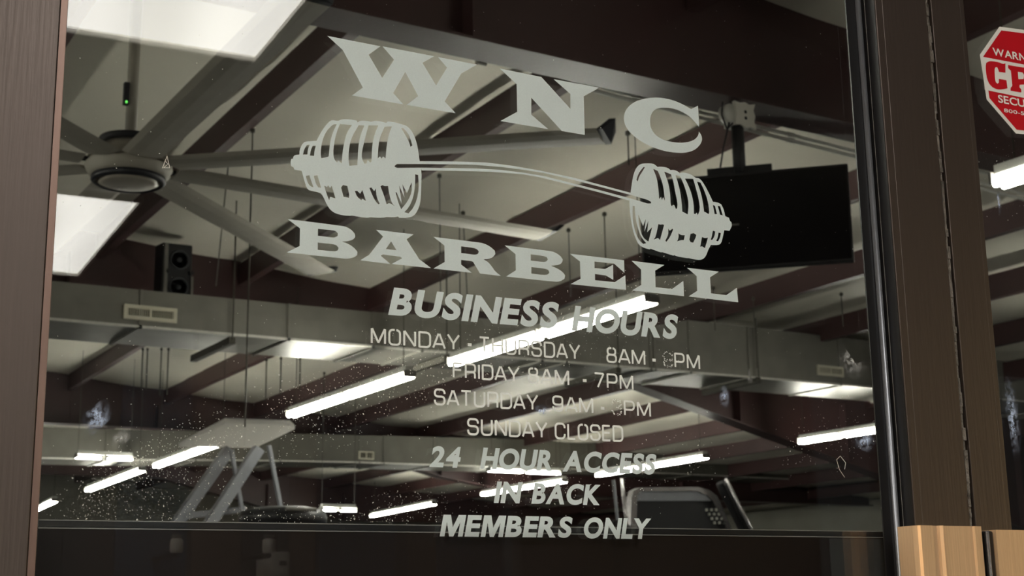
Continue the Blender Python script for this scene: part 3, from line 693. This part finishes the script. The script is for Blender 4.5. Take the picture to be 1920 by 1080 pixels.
def blade(ang, R=2.53):
    a = math.radians(ang); d = Vector((math.cos(a), math.sin(a), -.03*math.cos(a)+.03*math.sin(a))); s = Vector((-d.y, d.x, 0)); c = Vector((fx, fy, FZ+.01))
    sec = [(-.105, -.012), (-.075, -.020), (-.02, -.018), (.04, -.008), (.105, .008), (.06, .012), (0, .008), (-.06, .002)]
    b = MB(); rs = [.24, .8, 1.6, R-.06]; n = len(sec)
    vs = []
    for r in rs:
        tw = math.radians(9)
        for (u, h) in sec: vs.append(c+d*r+s*(u*math.cos(tw)-h*math.sin(tw))+Vector((0, 0, u*math.sin(tw)*-1+h*math.cos(tw))))
    fs = [(i*n+k, i*n+(k+1) % n, (i+1)*n+(k+1) % n, (i+1)*n+k) for i in range(len(rs)-1) for k in range(n)]
    fs += [tuple(range(n)), tuple(range((len(rs)-1)*n+n-1, (len(rs)-1)*n-1, -1))]
    b.add(vs, fs); o = part('blade', b, 'fan_silver', fan, smooth=False)
    k = MB(); e = c+d*(R-.06)
    k.prism([e-s*.10+Vector((0, 0, .0)), e+s*.10+Vector((0, 0, -.012)), e+s*.11+d*.02+Vector((0, 0, .05)), e-s*.09+d*.06+Vector((0, 0, .05))], d*.03)
    part('blade_tip', k, 'fan_dark', o)
    k = MB(); k.rbar(c+d*.17, c+d*.30, .05, .012); part('blade_bracket', k, 'fan_dark', o)
for k in range(8): blade(-92.3+45*k)

# ================================================================== FLUORESCENT LIGHTS
def fixture(pa, pb, z, label, group, hang=True, rad=.017):
    pa = Vector(pa); pb = Vector(pb); pa.z = pb.z = z
    d = (pb-pa).normalized(); s = Vector((-d.y, d.x, 0)); mid = (pa+pb)/2; L = (pb-pa).length
    r = thing('strip_light', label, 'light', mid+Vector((0, 0, 0)), group)
    ax = (d, s, Vector((0, 0, 1)))
    b = MB(); b.box(mid+Vector((0, 0, .058)), (L/2-.02, .035, .022), ax); part('housing', b, 'lamp_body', r, bevel=.004)
    for sgn in (-1, 1):
        for (a0, a1) in ((pa, mid-d*.03), (mid+d*.03, pb)):
            b = MB(); b.bar(a0+s*sgn*.026+d*.015, a1+s*sgn*.026-d*.015, rad, 12); part('tube', b, 'tube', r, smooth=True)
    for p in (pa+d*.012, mid, pb-d*.012):
        b = MB(); b.box(p+Vector((0, 0, .02)), (.007, .052, .026), ax); part('lampholder', b, 'grey_plastic', r)
    if hang:
        for k in (-.45, .45):
            q = mid+d*(L*k); b = MB(); b.bar(q+Vector((0, 0, .078)), (q.x, q.y, zc(q.x)-.16), .0035, 6); part('hanger_wire', b, 'wire', r)
    return r
LZ = 2.90
def pp(p): return atz(p[0], p[1], LZ)
near = 'strip lights of the near row'; far = 'strip lights of the far row'
def row1(p): return pp(p)
def row2(p): return pp(p)
fixture((4.85, 1.75, 0), (4.85, pp((1855, 345)).y, 0), LZ, 'bright strip light seen through the right door', near)
fixture(row1((1225,565)), row1((848,683)), LZ, 'brightest strip light behind THURSDAY and HOURS lettering', near)
fixture(row1((770,705)), row1((545,780)), LZ, 'strip light left of the FRIDAY line', near)
fixture(row1((425,828)), row1((293,875)), LZ, 'strip light in front of the white machine board', near)
fixture(row1((267,882)), row1((165,920)), LZ, 'small strip light low at the left', near)
fixture(row1((103,940)), row1((58,961)), LZ, 'smallest strip light of the near row at the left stile', near)
fixture(row2((1662,805)), row2((1500,830)), LZ, 'rightmost strip light in the left door glass', far)
fixture(row2((1325,858)), row2((1120,892)), LZ, 'strip light behind the end of ACCESS', far)
fixture(row2((1060,903)), row2((905,928)), LZ, 'strip light behind the words IN BACK', far)
fixture(row2((815,945)), row2((697,968)), LZ, 'strip light low behind the left of IN BACK', far)
for (a, b_, lab) in (((140,860),(250,860),'crosswise tubes imitating a reflection under the far duct at left'), ((915,885),(1050,887),'crosswise tubes imitating a reflection just under the word HOUR'), ((600,958),(668,957),'crosswise tubes imitating a reflection just above the dark board edge')):
    A_ = aty(a[0], a[1], 16.2); B_ = aty(b_[0], b_[1], 16.2); fixture(A_, B_, (A_.z+B_.z)/2, lab, 'crosswise imitated reflections', rad=.009)  # glowing tubes added in place of reflections in the duct underside
for y, l_ in ((2.2, 'nearest'), (6.6, 'second'), (15.5, 'third'), (20.0, 'farthest')):       # unseen lamps added to light the ceiling and fan from the left
    fixture((-1.1, y, 0), (-1.1, y+2.44, 0), LZ, l_+' added strip light left of the doorway, out of view', 'added strip lights out of view at left')

for x_, y_, l_ in ((10.9, 1.9, 'added unseen strip light of the far row nearest the front wall'), (10.9, 5.3, 'added strip light of the far row hidden behind the door frame')):
    fixture((x_, y_, 0), (x_, y_+2.5, 0), LZ, l_, far)  # unseen lamps added so the right part of the duct is lit from in front
# ================================================================== DUCTS
def duct(name, label, pts_top, pts_bot, y, depth, grilles, group, metal='galvanised'):
    """box duct with its near side on the plane y; pts = pixels along the top and bottom edges"""
    T = [aty(p[0], p[1], y) for p in pts_top]; B = [aty(p[0], p[1], y) for p in pts_bot]
    xs0, xs1 = B[0].x-4.0, B[-1].x+3.0
    def lerp(P, x):
        P = sorted(P, key=lambda q: q.x)
        if x <= P[0].x: a, b = P[0], P[1]
        elif x >= P[-1].x: a, b = P[-2], P[-1]
        else:
            for a, b in zip(P, P[1:]):
                if a.x <= x <= b.x: break
        return a.z+(b.z-a.z)*(x-a.x)/(b.x-a.x) if x >= P[0].x and x <= P[-1].x else (P[0].z if x < P[0].x else P[-1].z)
    r = thing(name, label, 'duct', ((xs0+xs1)/2, y+depth/2, B[0].z), group)
    n = max(2, round((xs1-xs0)/1.2)); br = sorted(set([xs0+(xs1-xs0)*k/n for k in range(n+1)]+[p.x for p in T[1:-1]]))
    for a, c in zip(br, br[1:]):
        za, zb_, zc_, zd = lerp(B, a), lerp(T, a), lerp(B, c), lerp(T, c)
        b = MB(); b.add([(a, y, za), (a, y+depth, za), (a, y+depth, zb_), (a, y, zb_), (c-.002, y, zc_), (c-.002, y+depth, zc_), (c-.002, y+depth, zd), (c-.002, y, zd)],
                        [(0, 1, 2, 3), (7, 6, 5, 4), (0, 4, 5, 1), (3, 2, 6, 7), (0, 3, 7, 4), (1, 5, 6, 2)])
        part('duct_section', b, metal, r)
        b = MB(); e = .012      # raised standing seam where two lengths meet
        b.wbox(c-.012, c+.010, y-e, y+.004, zc_-e, zd); b.wbox(c-.012, c+.010, y-e, y+depth+e, zc_-e, zc_+.004); part('seam', b, metal, r)
        b = MB(); b.add([(a, y-.012, za-.006), (a, y+.01, za-.006), (a, y+.01, za+.012), (a, y-.012, za+.012), (c, y-.012, zc_-.006), (c, y+.01, zc_-.006), (c, y+.01, zc_+.012), (c, y-.012, zc_+.012)],
                        [(0, 1, 2, 3), (7, 6, 5, 4), (0, 4, 5, 1), (3, 2, 6, 7), (0, 3, 7, 4), (1, 5, 6, 2)])
        part('edge_seam', b, 'seam_metal', r)
    for (p0, p1) in grilles:
        a = aty(p0[0], p0[1], y); c = aty(p1[0], p1[1], y); x0, x1 = a.x, c.x; z1_, z0_ = a.z, c.z
        z0_ = min(z0_, z1_-.06)
        mid_shift = (z1_+z0_)/2; fw = (x1-x0)*.07
        b = MB(); yy = y-.022
        b.wbox(x0, x1, yy, y-.002, z1_-fw, z1_); b.wbox(x0, x1, yy, y-.002, z0_, z0_+fw); b.wbox(x0, x0+fw, yy, y-.002, z0_+fw, z1_-fw); b.wbox(x1-fw, x1, yy, y-.002, z0_+fw, z1_-fw)
        xm = (x0+x1)/2; b.wbox(xm-fw*.35, xm+fw*.35, yy, y-.002, z0_+fw, z1_-fw)
        gr = part('vent_grille', b, 'grille_paint', r, label='cream louvred register'); nb = 22 if y < 12 else 6
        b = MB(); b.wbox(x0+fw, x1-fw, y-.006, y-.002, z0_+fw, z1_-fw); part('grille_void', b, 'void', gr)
        for k in range(nb):
            x = x0+fw+(x1-x0-2*fw)*(k+.5)/nb
            if abs(x-xm) < fw*.4: continue
            b = MB(); b.wbox(x-.0022, x+.0022, yy+.004, y-.006, z0_+fw, z1_-fw); part('slat', b, 'grille_paint', gr)
    return r
DY = 10.0
duct1 = duct('air_duct', 'galvanised air duct spanning the glass below the shop name', [(105,528),(700,585),(1060,606),(1225,611),(1290,600),(1640,640)], [(100,600),(760,655),(1640,727)], DY, .72,
     [((232,570),(330,607)), ((1530,684),(1580,708))], None)
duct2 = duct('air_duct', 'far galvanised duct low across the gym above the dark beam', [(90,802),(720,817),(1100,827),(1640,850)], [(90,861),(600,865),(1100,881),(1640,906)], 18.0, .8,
     [((672,846),(700,862)), ((1478,878),(1512,892))], None, 'galvanised_shaded')
# hanger strap with clamp under the near duct
def strap(px, label):
    p = aty(px[0], px[1], DY-.03); b = MB(); b.rbar(p, p+Vector((-.03, .78, -.02)), .05, .05)
    b.bar(p, (p.x, p.y, zc(p.x)-.1), .006, 6)
    o = tag(solo('duct_hanger', b, 'wire'), label, 'hanger', 'duct hangers')
strap((436, 638), 'hanger rod and crossbar under the near duct at left')
strap((838, 672), 'hanger rod and crossbar under the near duct below MONDAY')
strap((1160, 694), 'hanger rod and crossbar under the near duct below 8AM')
strap((1423, 712), 'hanger rod and crossbar under the near duct at right')

# ================================================================== CONDUITS, BOX, SCREEN, SPEAKER, CABLES
CY = 5.46
for (a, b_, lab) in (((780,69),(1600,265),'uppermost'), ((960,121),(1600,283),'middle'), ((1100,167),(1600,293),'lowest')):
    P = aty(a[0], a[1], CY); Q = aty(b_[0], b_[1], CY); d = (Q-P)/(Q.x-P.x)
    A_ = P; B_ = P+d*(7.5-P.x)
    b = MB(); b.bar(A_, B_, .010, 10)
    for xx in (3.2, 4.1, 5.15, 6.4, 8): b.bar(P+d*(xx-P.x), P+d*(xx+.05-P.x), .014, 10)
    tag(solo('conduit', b, 'lamp_body'), lab+' of three thin pipes along the big beam', 'conduit')
jb = aty(1383, 220, 5.2); jx, jz = jb.x, jb.z
t = thing('junction_box', 'pale square electrical box with two dark knockouts under the big beam', 'box', (jx, 5.16, jz-.07))
b = MB(); q = .068; n_ = 7
star = [(-1, -.9), (-.5, -.8), (0, -1), (.5, -.82), (1, -1), (.82, -.4), (.95, 0), (.8, .45), (1, 1), (.4, .85), (0, .98), (-.5, .85), (-1, .95), (-.85, 0)]
b.prism([(jx+.01+u*q, 5.15, jz+v*q) for u, v in star], (0, .02, 0)); part('cover_plate', b, 'white_paint', t)
b = MB(); b.wbox(jx-.05, jx+.06, 5.171, 5.25, jz-.055, jz+.055); part('box_body', b, 'lamp_body', t)
b = MB(); b.lathe((0, 0, 0), [(.045, 0), (.05, .01), (.05, .06), (.04, .07)], 24)
b.v = [Vector((jx-.07+v.x, 5.16+v.z*.8, jz+v.y)) for v in b.v]; part('camera_dome', b, 'lamp_body', t, smooth=True)
for dz in (.015, -.018):
    b = MB(); b.bar((jx+.01, 5.149, jz+dz), (jx+.01, 5.1499, jz+dz), .009, 12); part('knockout', b, 'void', t)
b = MB(); b.path([(jx-.12, 5.17, jz+.05), (jx-.13, 5.17, jz-.02), (jx-.10, 5.17, jz-.09), (jx-.06, 5.17, jz-.05)], .004); part('cable', b, 'black_plastic', t)

TD = Vector((.702, -.712, 0)); TN = Vector((-.712, -.702, 0))     # along the screen, towards the viewer
def at_plane(u, v, P0, Nn): d = ray(u, v); return CAM+d*((P0-CAM).dot(Nn)/d.dot(Nn))
P0 = Vector((4.62, 5.05, 3.05))
c1 = at_plane(1598, 309, P0, TN); c2 = at_plane(1594, 493, P0, TN); c3 = at_plane(1207, 340, P0, TN)
mid = (c3+c2)/2; hw = abs((c1-c3).dot(TD))/2; hh = (c1.z-c2.z)/2
tv = thing('television', 'wide dark television hung from the big beam behind the right weights', 'television', mid-Vector((0, 0, hh)))
ax = (TD, TN, Vector((0, 0, 1)))
b = MB(); b.box(mid, (hw, .022, hh), ax); part('case', b, 'black_plastic', tv, bevel=.006)
b = MB(); b.box(mid+TN*.0225, (hw-.012, .001, hh-.014), ax); part('screen', b, 'screen', tv)
b = MB(); b.box(mid+TN*.0225+Vector((0, 0, -.02))-TD*.06, (.035, .003, .004), ax); part('badge', b, 'grey_plastic', tv)
tp = at_plane(1385, 318, P0, TN)
b = MB(); b.box(tp-TN*.06+Vector((0, 0, -.10)), (.16, .02, .13), ax); part('mount_plate', b, 'black_plastic', tv)
b = MB(); b.bar(tp-TN*.06+Vector((0, 0, -.1)), (tp.x-TN.x*.06, tp.y-TN.y*.06, 3.64), .032, 20); part('pole', b, 'black_plastic', tv, smooth=True)
b = MB(); b.path([tp+TD*-.09+Vector((0, 0, .02)), tp+TD*-.07+Vector((0, 0, .12)), tp+TD*-.035+Vector((0, 0, .25))], .005); part('cable', b, 'black_plastic', tv)

SY = 11.55
a = aty(302, 453, SY); c = aty(361, 456, SY); z1 = a.z; x0, x1 = a.x, c.x; z0 = z1-.52
sk = thing('loudspeaker', 'tall black loudspeaker with grey bracket on the second beam', 'speaker', ((x0+x1)/2, SY+.1, z0))
b = MB(); b.prism([(x0+.02, SY, z0), (x1, SY, z0), (x1+.02, SY+.16, z0), (x0+.07, SY+.26, z0), (x0, SY+.16, z0)], (0, 0, z1-z0)); part('cabinet', b, 'black_plastic', sk, bevel=.01)
xm = (x0+x1)/2+.03
for zz in (.14, .38):
    b = MB(); b.lathe((0, 0, 0), [(.085, 0), (.088, .006), (.075, .008), (.07, .0), (.02, -.0), (.01, .004)], 28)
    b.v = [Vector((xm+v.x, SY-.001-v.z, z0+zz+v.y)) for v in b.v]; part('driver', b, 'fan_dark', sk, smooth=True)
b = MB(); b.wbox(x0+.035, x0+.065, SY-.012, SY-.002, z0, z1-.01); b.wbox(x1-.004, x1+.016, SY-.012, SY-.002, z0, z0+.24); b.wbox(xm-.02, xm+.02, SY+.2, 12.0, z0+.24, z0+.28)
part('bracket', b, 'grey_plastic', sk)
for xx in (x0+.075, x1-.005):
    b = MB(); b.bar((xx, SY-.03, z0+.27), (xx, SY, z0+.27), .02, 14); part('knob', b, 'black_plastic', sk)

# loose hanger wires from the purlins
wl = [((474,245),(444,800),8.3,'long hanging wire from the beam left of the left weights'), ((430,290),(405,540),8.9,'shorter hanging wire left of the left weights'),
      ((824,330),(826,560),8.6,'hanging wire under the bar of the barbell drawing'), ((868,400),(876,560),8.6,'doubled hanging wire right of the one under the bar'),
      ((1177,250),(1180,310),6.6,'hanging wire left of the right weights'), ((1066,432),(1070,560),8.2,'hanging wire above the second B'),
      ((1133,402),(1137,520),7.8,'hanging wire above the letter E'),
      ((1337,540),(1340,620),9.3,'hanging wire right of the last letter L'), ((1412,560),(1415,690),9.2,'hanging wire above the far right duct'), ((1577,552),(1580,612),9.4,'hanging wire near the right stile'),
      ((268,655),(264,730),14.8,'first of four wires below the left grille'), ((277,655),(273,730),14.8,'second of four wires below the left grille'), ((303,655),(300,740),14.8,'third of four wires below the left grille'), ((316,655),(312,740),14.8,'fourth of four wires below the left grille'),
      ((500,675),(496,750),14.5,'wire hanging below the duct left of MONDAY'), ((527,672),(525,740),14.5,'second wire below the duct left of MONDAY'), ((563,672),(560,730),14.5,'third wire below the duct left of MONDAY'), ((608,700),(602,790),17,'wire above the white machine board')]
for a, c, y, lab in wl:
    A_ = atz(a[0], a[1], 4.2)
    for _ in range(4): A_ = atz(a[0], a[1], zc(A_.x-SKEW*(A_.y-9))-.18)
    y = A_.y; B_ = aty(c[0], c[1], y); B_.x = A_.x
    if c[1] in (540, 560) : B_ = aty(c[0], c[1]-4, DY+.05)       # these run to the top of the near duct
    b = MB(); b.bar(A_, B_, .005 if y < 10 else .008, 6); b.bar((A_.x, A_.y, A_.z+.02), A_, .005, 6); b.bar(A_+Vector((0, 0, -.012)), A_+Vector((0, 0, .012)), .016, 8)
    tag(solo('hanging_wire', b, 'wire'), lab, 'wire', 'hanging wires')

# ================================================================== GYM MACHINES
t = thing('cable_machine', 'gym machine with a tilted white board on grey posts at lower left', 'gym machine', (3.4, 8.9, 0))
BZ = 2.30
quad = [atz(335,838,BZ), atz(420,794,BZ), atz(545,798,BZ), atz(553,806,BZ), atz(480,840,BZ)]
b = MB(); b.prism(quad, (0, 0, .035)); part('top_board', b, 'acrylic', t, bevel=.01)
def post(p0, p1, y, w, m='frame_grey', ext=None, name='post'):
    A_ = aty(p0[0], p0[1], y); B_ = aty(p1[0], p1[1], y)
    A_.z = min(A_.z, BZ-.002)
    if ext is not None: d = (B_-A_); B_ = A_+d*((ext-A_.z)/d.z)
    b = MB(); b.rbar(A_, B_, w, w, (0, 1, 0)); part(name, b, m, t, bevel=.006)
    return A_, B_
post((430,842),(340,970), 9.3, .075, ext=1.2); post((485,841),(402,968), 9.1, .075, ext=1.2)
post((434,843),(456,970), 9.1, .028, ext=1.2); post((504,835),(524,940), 8.9, .028, ext=1.2)
A_ = aty(340,968,9.3); B_ = aty(460,955,9.1); b = MB(); b.rbar(A_, B_, .04, .04); part('crossbar', b, 'frame_grey', t)
b = MB()
for px in (330, 520): 
    q = aty(px, 985, 9.2); b.wbox(q.x-.05, q.x+.05, 9.15, 9.25, 0, 1.45)
b.wbox(2.4, 4.0, 9.1, 9.3, .0, .08); b.wbox(2.6, 3.9, 9.1, 9.3, 1.35, 1.45); part('base_frame', b, 'frame_grey', t)
t = thing('exercise_bike', 'machine with a rounded black top beside the white board machine', 'gym machine', (3.5, 8.4, 0))
q = aty(531, 950, 8.4)
b = MB(); b.lathe((q.x, 8.4, q.z-.12), [(.27, 0), (.275, .05), (.26, .09), (.16, .115), (.02, .12)], 32); part('hood', b, 'black_plastic', t, smooth=True)
b = MB(); b.wbox(q.x-.06, q.x+.06, 8.34, 8.46, .1, q.z-.12); b.wbox(q.x-.35, q.x+.35, 8.2, 8.6, 0, .1); part('stand', b, 'black_plastic', t)
b = MB(); b.bar((q.x-.1, 8.12, q.z-.035), (q.x+.1, 8.12, q.z-.035), .012, 8); part('hood_badge', b, 'grey_plastic', t)

TY = 7.0
t = thing('treadmill', 'treadmill with a grey arched console behind MEMBERS ONLY', 'treadmill', (5.6, 7.3, 0))
def ty(p, y=TY): return aty(p[0], p[1], y)
outer = [(1188,1010),(1183,985),(1184,935),(1188,920),(1200,914),(1310,913),(1330,919),(1345,930),(1380,1010)]
inner = [(1372,1010),(1337,939),(1326,929),(1308,921),(1202,921),(1195,930),(1194,985),(1200,1010)]
b = MB(); b.prism([ty(p) for p in outer+inner], (0, .05, 0)); part('console_rim', b, 'chrome', t)
face = [(1200,1010),(1195,985),(1194,930),(1202,921),(1308,921),(1326,929),(1337,939),(1372,1010)]
b = MB(); b.prism([ty(p)+Vector((0, .012, 0)) for p in face], (0, .04, 0)); cf = part('console_face', b, 'black_plastic', t)
b = MB(); b.prism([ty(p)+Vector((0, .004, 0)) for p in [(1196,928),(1204,922),(1307,922),(1325,930),(1335,939),(1196,939)]], (0, .008, 0)); part('console_band', b, 'frame_grey', cf, label='lighter grey band along the top')
b = MB()
for i in range(4):
    for j in range(3):
        p = ty((1326+9*j+5*i+0, 956+8*i)); b.box(p+Vector((0, .006, 0)), (.006, .006, .008))
part('speaker_holes', b, 'lamp_body', cf, kind='stuff')
for (p0, p1, w) in (((1361,897),(1407,990),.022), ((1166,897),(1174,975),.022)):
    A_ = ty(p0, 6.9); B_ = ty(p1, 6.9); B_ = A_+(B_-A_)*1.9
    b = MB(); b.bar(A_, B_, w/2, 10); part('handrail', b, 'chrome', t, smooth=True)
A_ = ty((1352,903), 6.95); B_ = ty((1402,1005), 6.95); b = MB(); b.rbar(A_, B_, .07, .05); part('side_post', b, 'rubber', t, bevel=.008)
A_ = ty((1150,900), 6.95); B_ = ty((1158,975), 6.95); b = MB(); b.bar(A_, B_, .010, 8); part('handrail', b, 'frame_grey', t)
b = MB(); b.wbox(5.25, 5.33, 7.0, 7.1, .1, 1.62); b.wbox(5.92, 6.0, 7.0, 7.1, .1, 1.55); b.wbox(5.2, 6.05, 7.0, 8.8, .05, .2); b.wbox(5.33, 5.92, 7.06, 7.1, .15, 1.60); part('deck_frame', b, 'black_plastic', t)

# ================================================================== OUTSIDE: porch and street behind the camera
w = MB(); w.fbox(-5, 8, -5.5, -.03, 2.56, 2.75); solo('ceiling_porch', w, 'soffit', kind='structure')
w = MB(); w.fbox(-12, 16, -16, -.03, -.12, -.001); solo('floor_outside', w, 'concrete', kind='structure')
SZ = 2.555
def mirror(p): k = (p-Vector((0, 0, p.z))).dot(ND)-DD; return p-ND*(2*k)
def troffer(xr, ya, label):
    """2x4 ft porch light; xr = right edge along the front, ya = distance from the door of its near end"""
    wd, ln = .60, 1.20; c = F(xr-wd/2, -ya-ln/2, SZ-.012)
    t = thing('porch_light', label, 'light', c, 'porch lights outside')
    ax = (XD, ND, Vector((0, 0, 1)))
    b = MB(); fr = .012
    b.box(c+XD*(wd/2-fr/2), (fr/2, ln/2, .012), ax); b.box(c-XD*(wd/2-fr/2), (fr/2, ln/2, .012), ax)
    b.box(c+ND*(ln/2-fr/2), (wd/2-fr, fr/2, .012), ax); b.box(c-ND*(ln/2-fr/2), (wd/2-fr, fr/2, .012), ax)
    part('frame', b, 'white_paint', t)
    b = MB(); b.box(c+Vector((0, 0, .002)), (wd/2-fr, ln/2-fr, .002), ax); part('lens', b, 'prism_lens', t)
p = atz(485, 118, SZ-.024); xr = p.dot(XD); k1 = p.dot(ND)-DD
p2 = atz(232, 375, SZ-.024); k2 = p2.dot(ND)-DD
print('TROFFER', xr, p2.dot(XD), k1, k2)
troffer(xr, k1-1.20, 'porch light whose reflection fills the top left of the glass')
troffer(xr+.01, k2, 'porch light reflected at the left edge of the glass')
troffer(-1.6, .5, 'added unseen near porch light left of the doorway')  # unseen porch lights from here on, added to brighten lettering and left stile
troffer(-1.6, 2.0, 'added unseen second porch light left of the doorway')
troffer(-2.4, 2.4, 'added unseen porch light over the pale reflector panels')
troffer(-2.4, .5, 'added unseen porch light farthest left of the doorway')
troffer(-.75, k1-1.20, 'added unseen middle porch light left of the doorway')
troffer(-.75, k2, 'added unseen outer porch light left of the doorway')
# the shopfront across the porch, which the dark lower glass mirrors faintly
K = 5.2
def back(u, v, k=K): d = ray(u, v); P = CAM+d*((DD+k)/d.dot(ND)); return (P.dot(XD), P.z)
wo = setting('wall_facing', F(2, -K, 0))
for (u0, u1, m_) in ((60, 115, 'street_wall'), (118, 212, 'street_wall'), (216, 350, 'street_blue'), (360, 452, 'street_column'), (455, 540, 'street_wall'), (545, 592, 'street_column'), (600, 742, 'street_blue'), (748, 765, 'street_wall'), (768, 818, 'street_column'), (822, 945, 'street_blue'), (978, 1150, 'street_column'), (1155, 1540, 'street_wall')):
    x0_ = back(u0, 1040)[0]; x1_ = back(u1, 1040)[0]
    b = MB(); b.fbox(x0_, x1_, -K-.1-.03*(u0 % 3), -K, 0, 2.5); part('cladding_panel', b, m_, wo)
xe = back(58, 1040)[0]
for k in range(5):  # pale panels added as a reflector to brighten the left stile
    b = MB(); b.fbox(xe-.8*(k+1)+.01, xe-.8*k-.01, -K-.1, -K, 0, 2.5); part('cladding_panel', b, 'grille_paint', wo)
for (u, lab) in ((331, 'squat white lantern mirrored low at the left'), (505, 'squat white lantern mirrored above the notice box')):
    x_, z_ = back(u, 1036, K-.4); r_ = (back(u+12, 1036, K-.4)[0]-x_); h_ = back(u, 1003, K-.4)[1]-z_; q = F(x_, -K+.4, z_)
    t = thing('wall_lantern', lab, 'lantern', q, 'lanterns on the facing wall')
    b = MB(); b.lathe(q, [(r_*.9, 0), (r_, h_*.1), (r_, h_*.7), (r_*.7, h_*.8)], 20); part('jar', b, 'white_paint', t, smooth=True)
    b = MB(); b.lathe(q, [(r_*.75, h_*.8), (r_*.8, h_), (r_*.5, h_*1.02)], 20); part('lid', b, 'grey_plastic', t, smooth=True)
    b = MB(); b.bar(q+Vector((0, 0, -.012)), F(x_, -K, z_-.012), .012, 8); part('arm', b, 'black_plastic', t)
x0_, z1_ = back(512, 1034, K-.25); x1_ = back(545, 1034, K-.25)[0]
b = MB(); b.fbox(x0_, x1_, -K+.001, -K+.25, z1_-.35, z1_); t = thing('utility_box', 'white utility box on the facing wall', 'box', F((x0_+x1_)/2, -K+.1, z1_-.35))
part('housing', b, 'white_paint', t, bevel=.01); b = MB(); b.fbox(x0_+.03, x0_+.06, -K+.251, -K+.262, z1_-.06, z1_-.04); part('latch', b, 'black_plastic', t)
w = MB(); w.fbox(-12, 16, -12.2, -12, 0, 4.5); solo('wall_outside', w, 'street_wall', kind='structure')
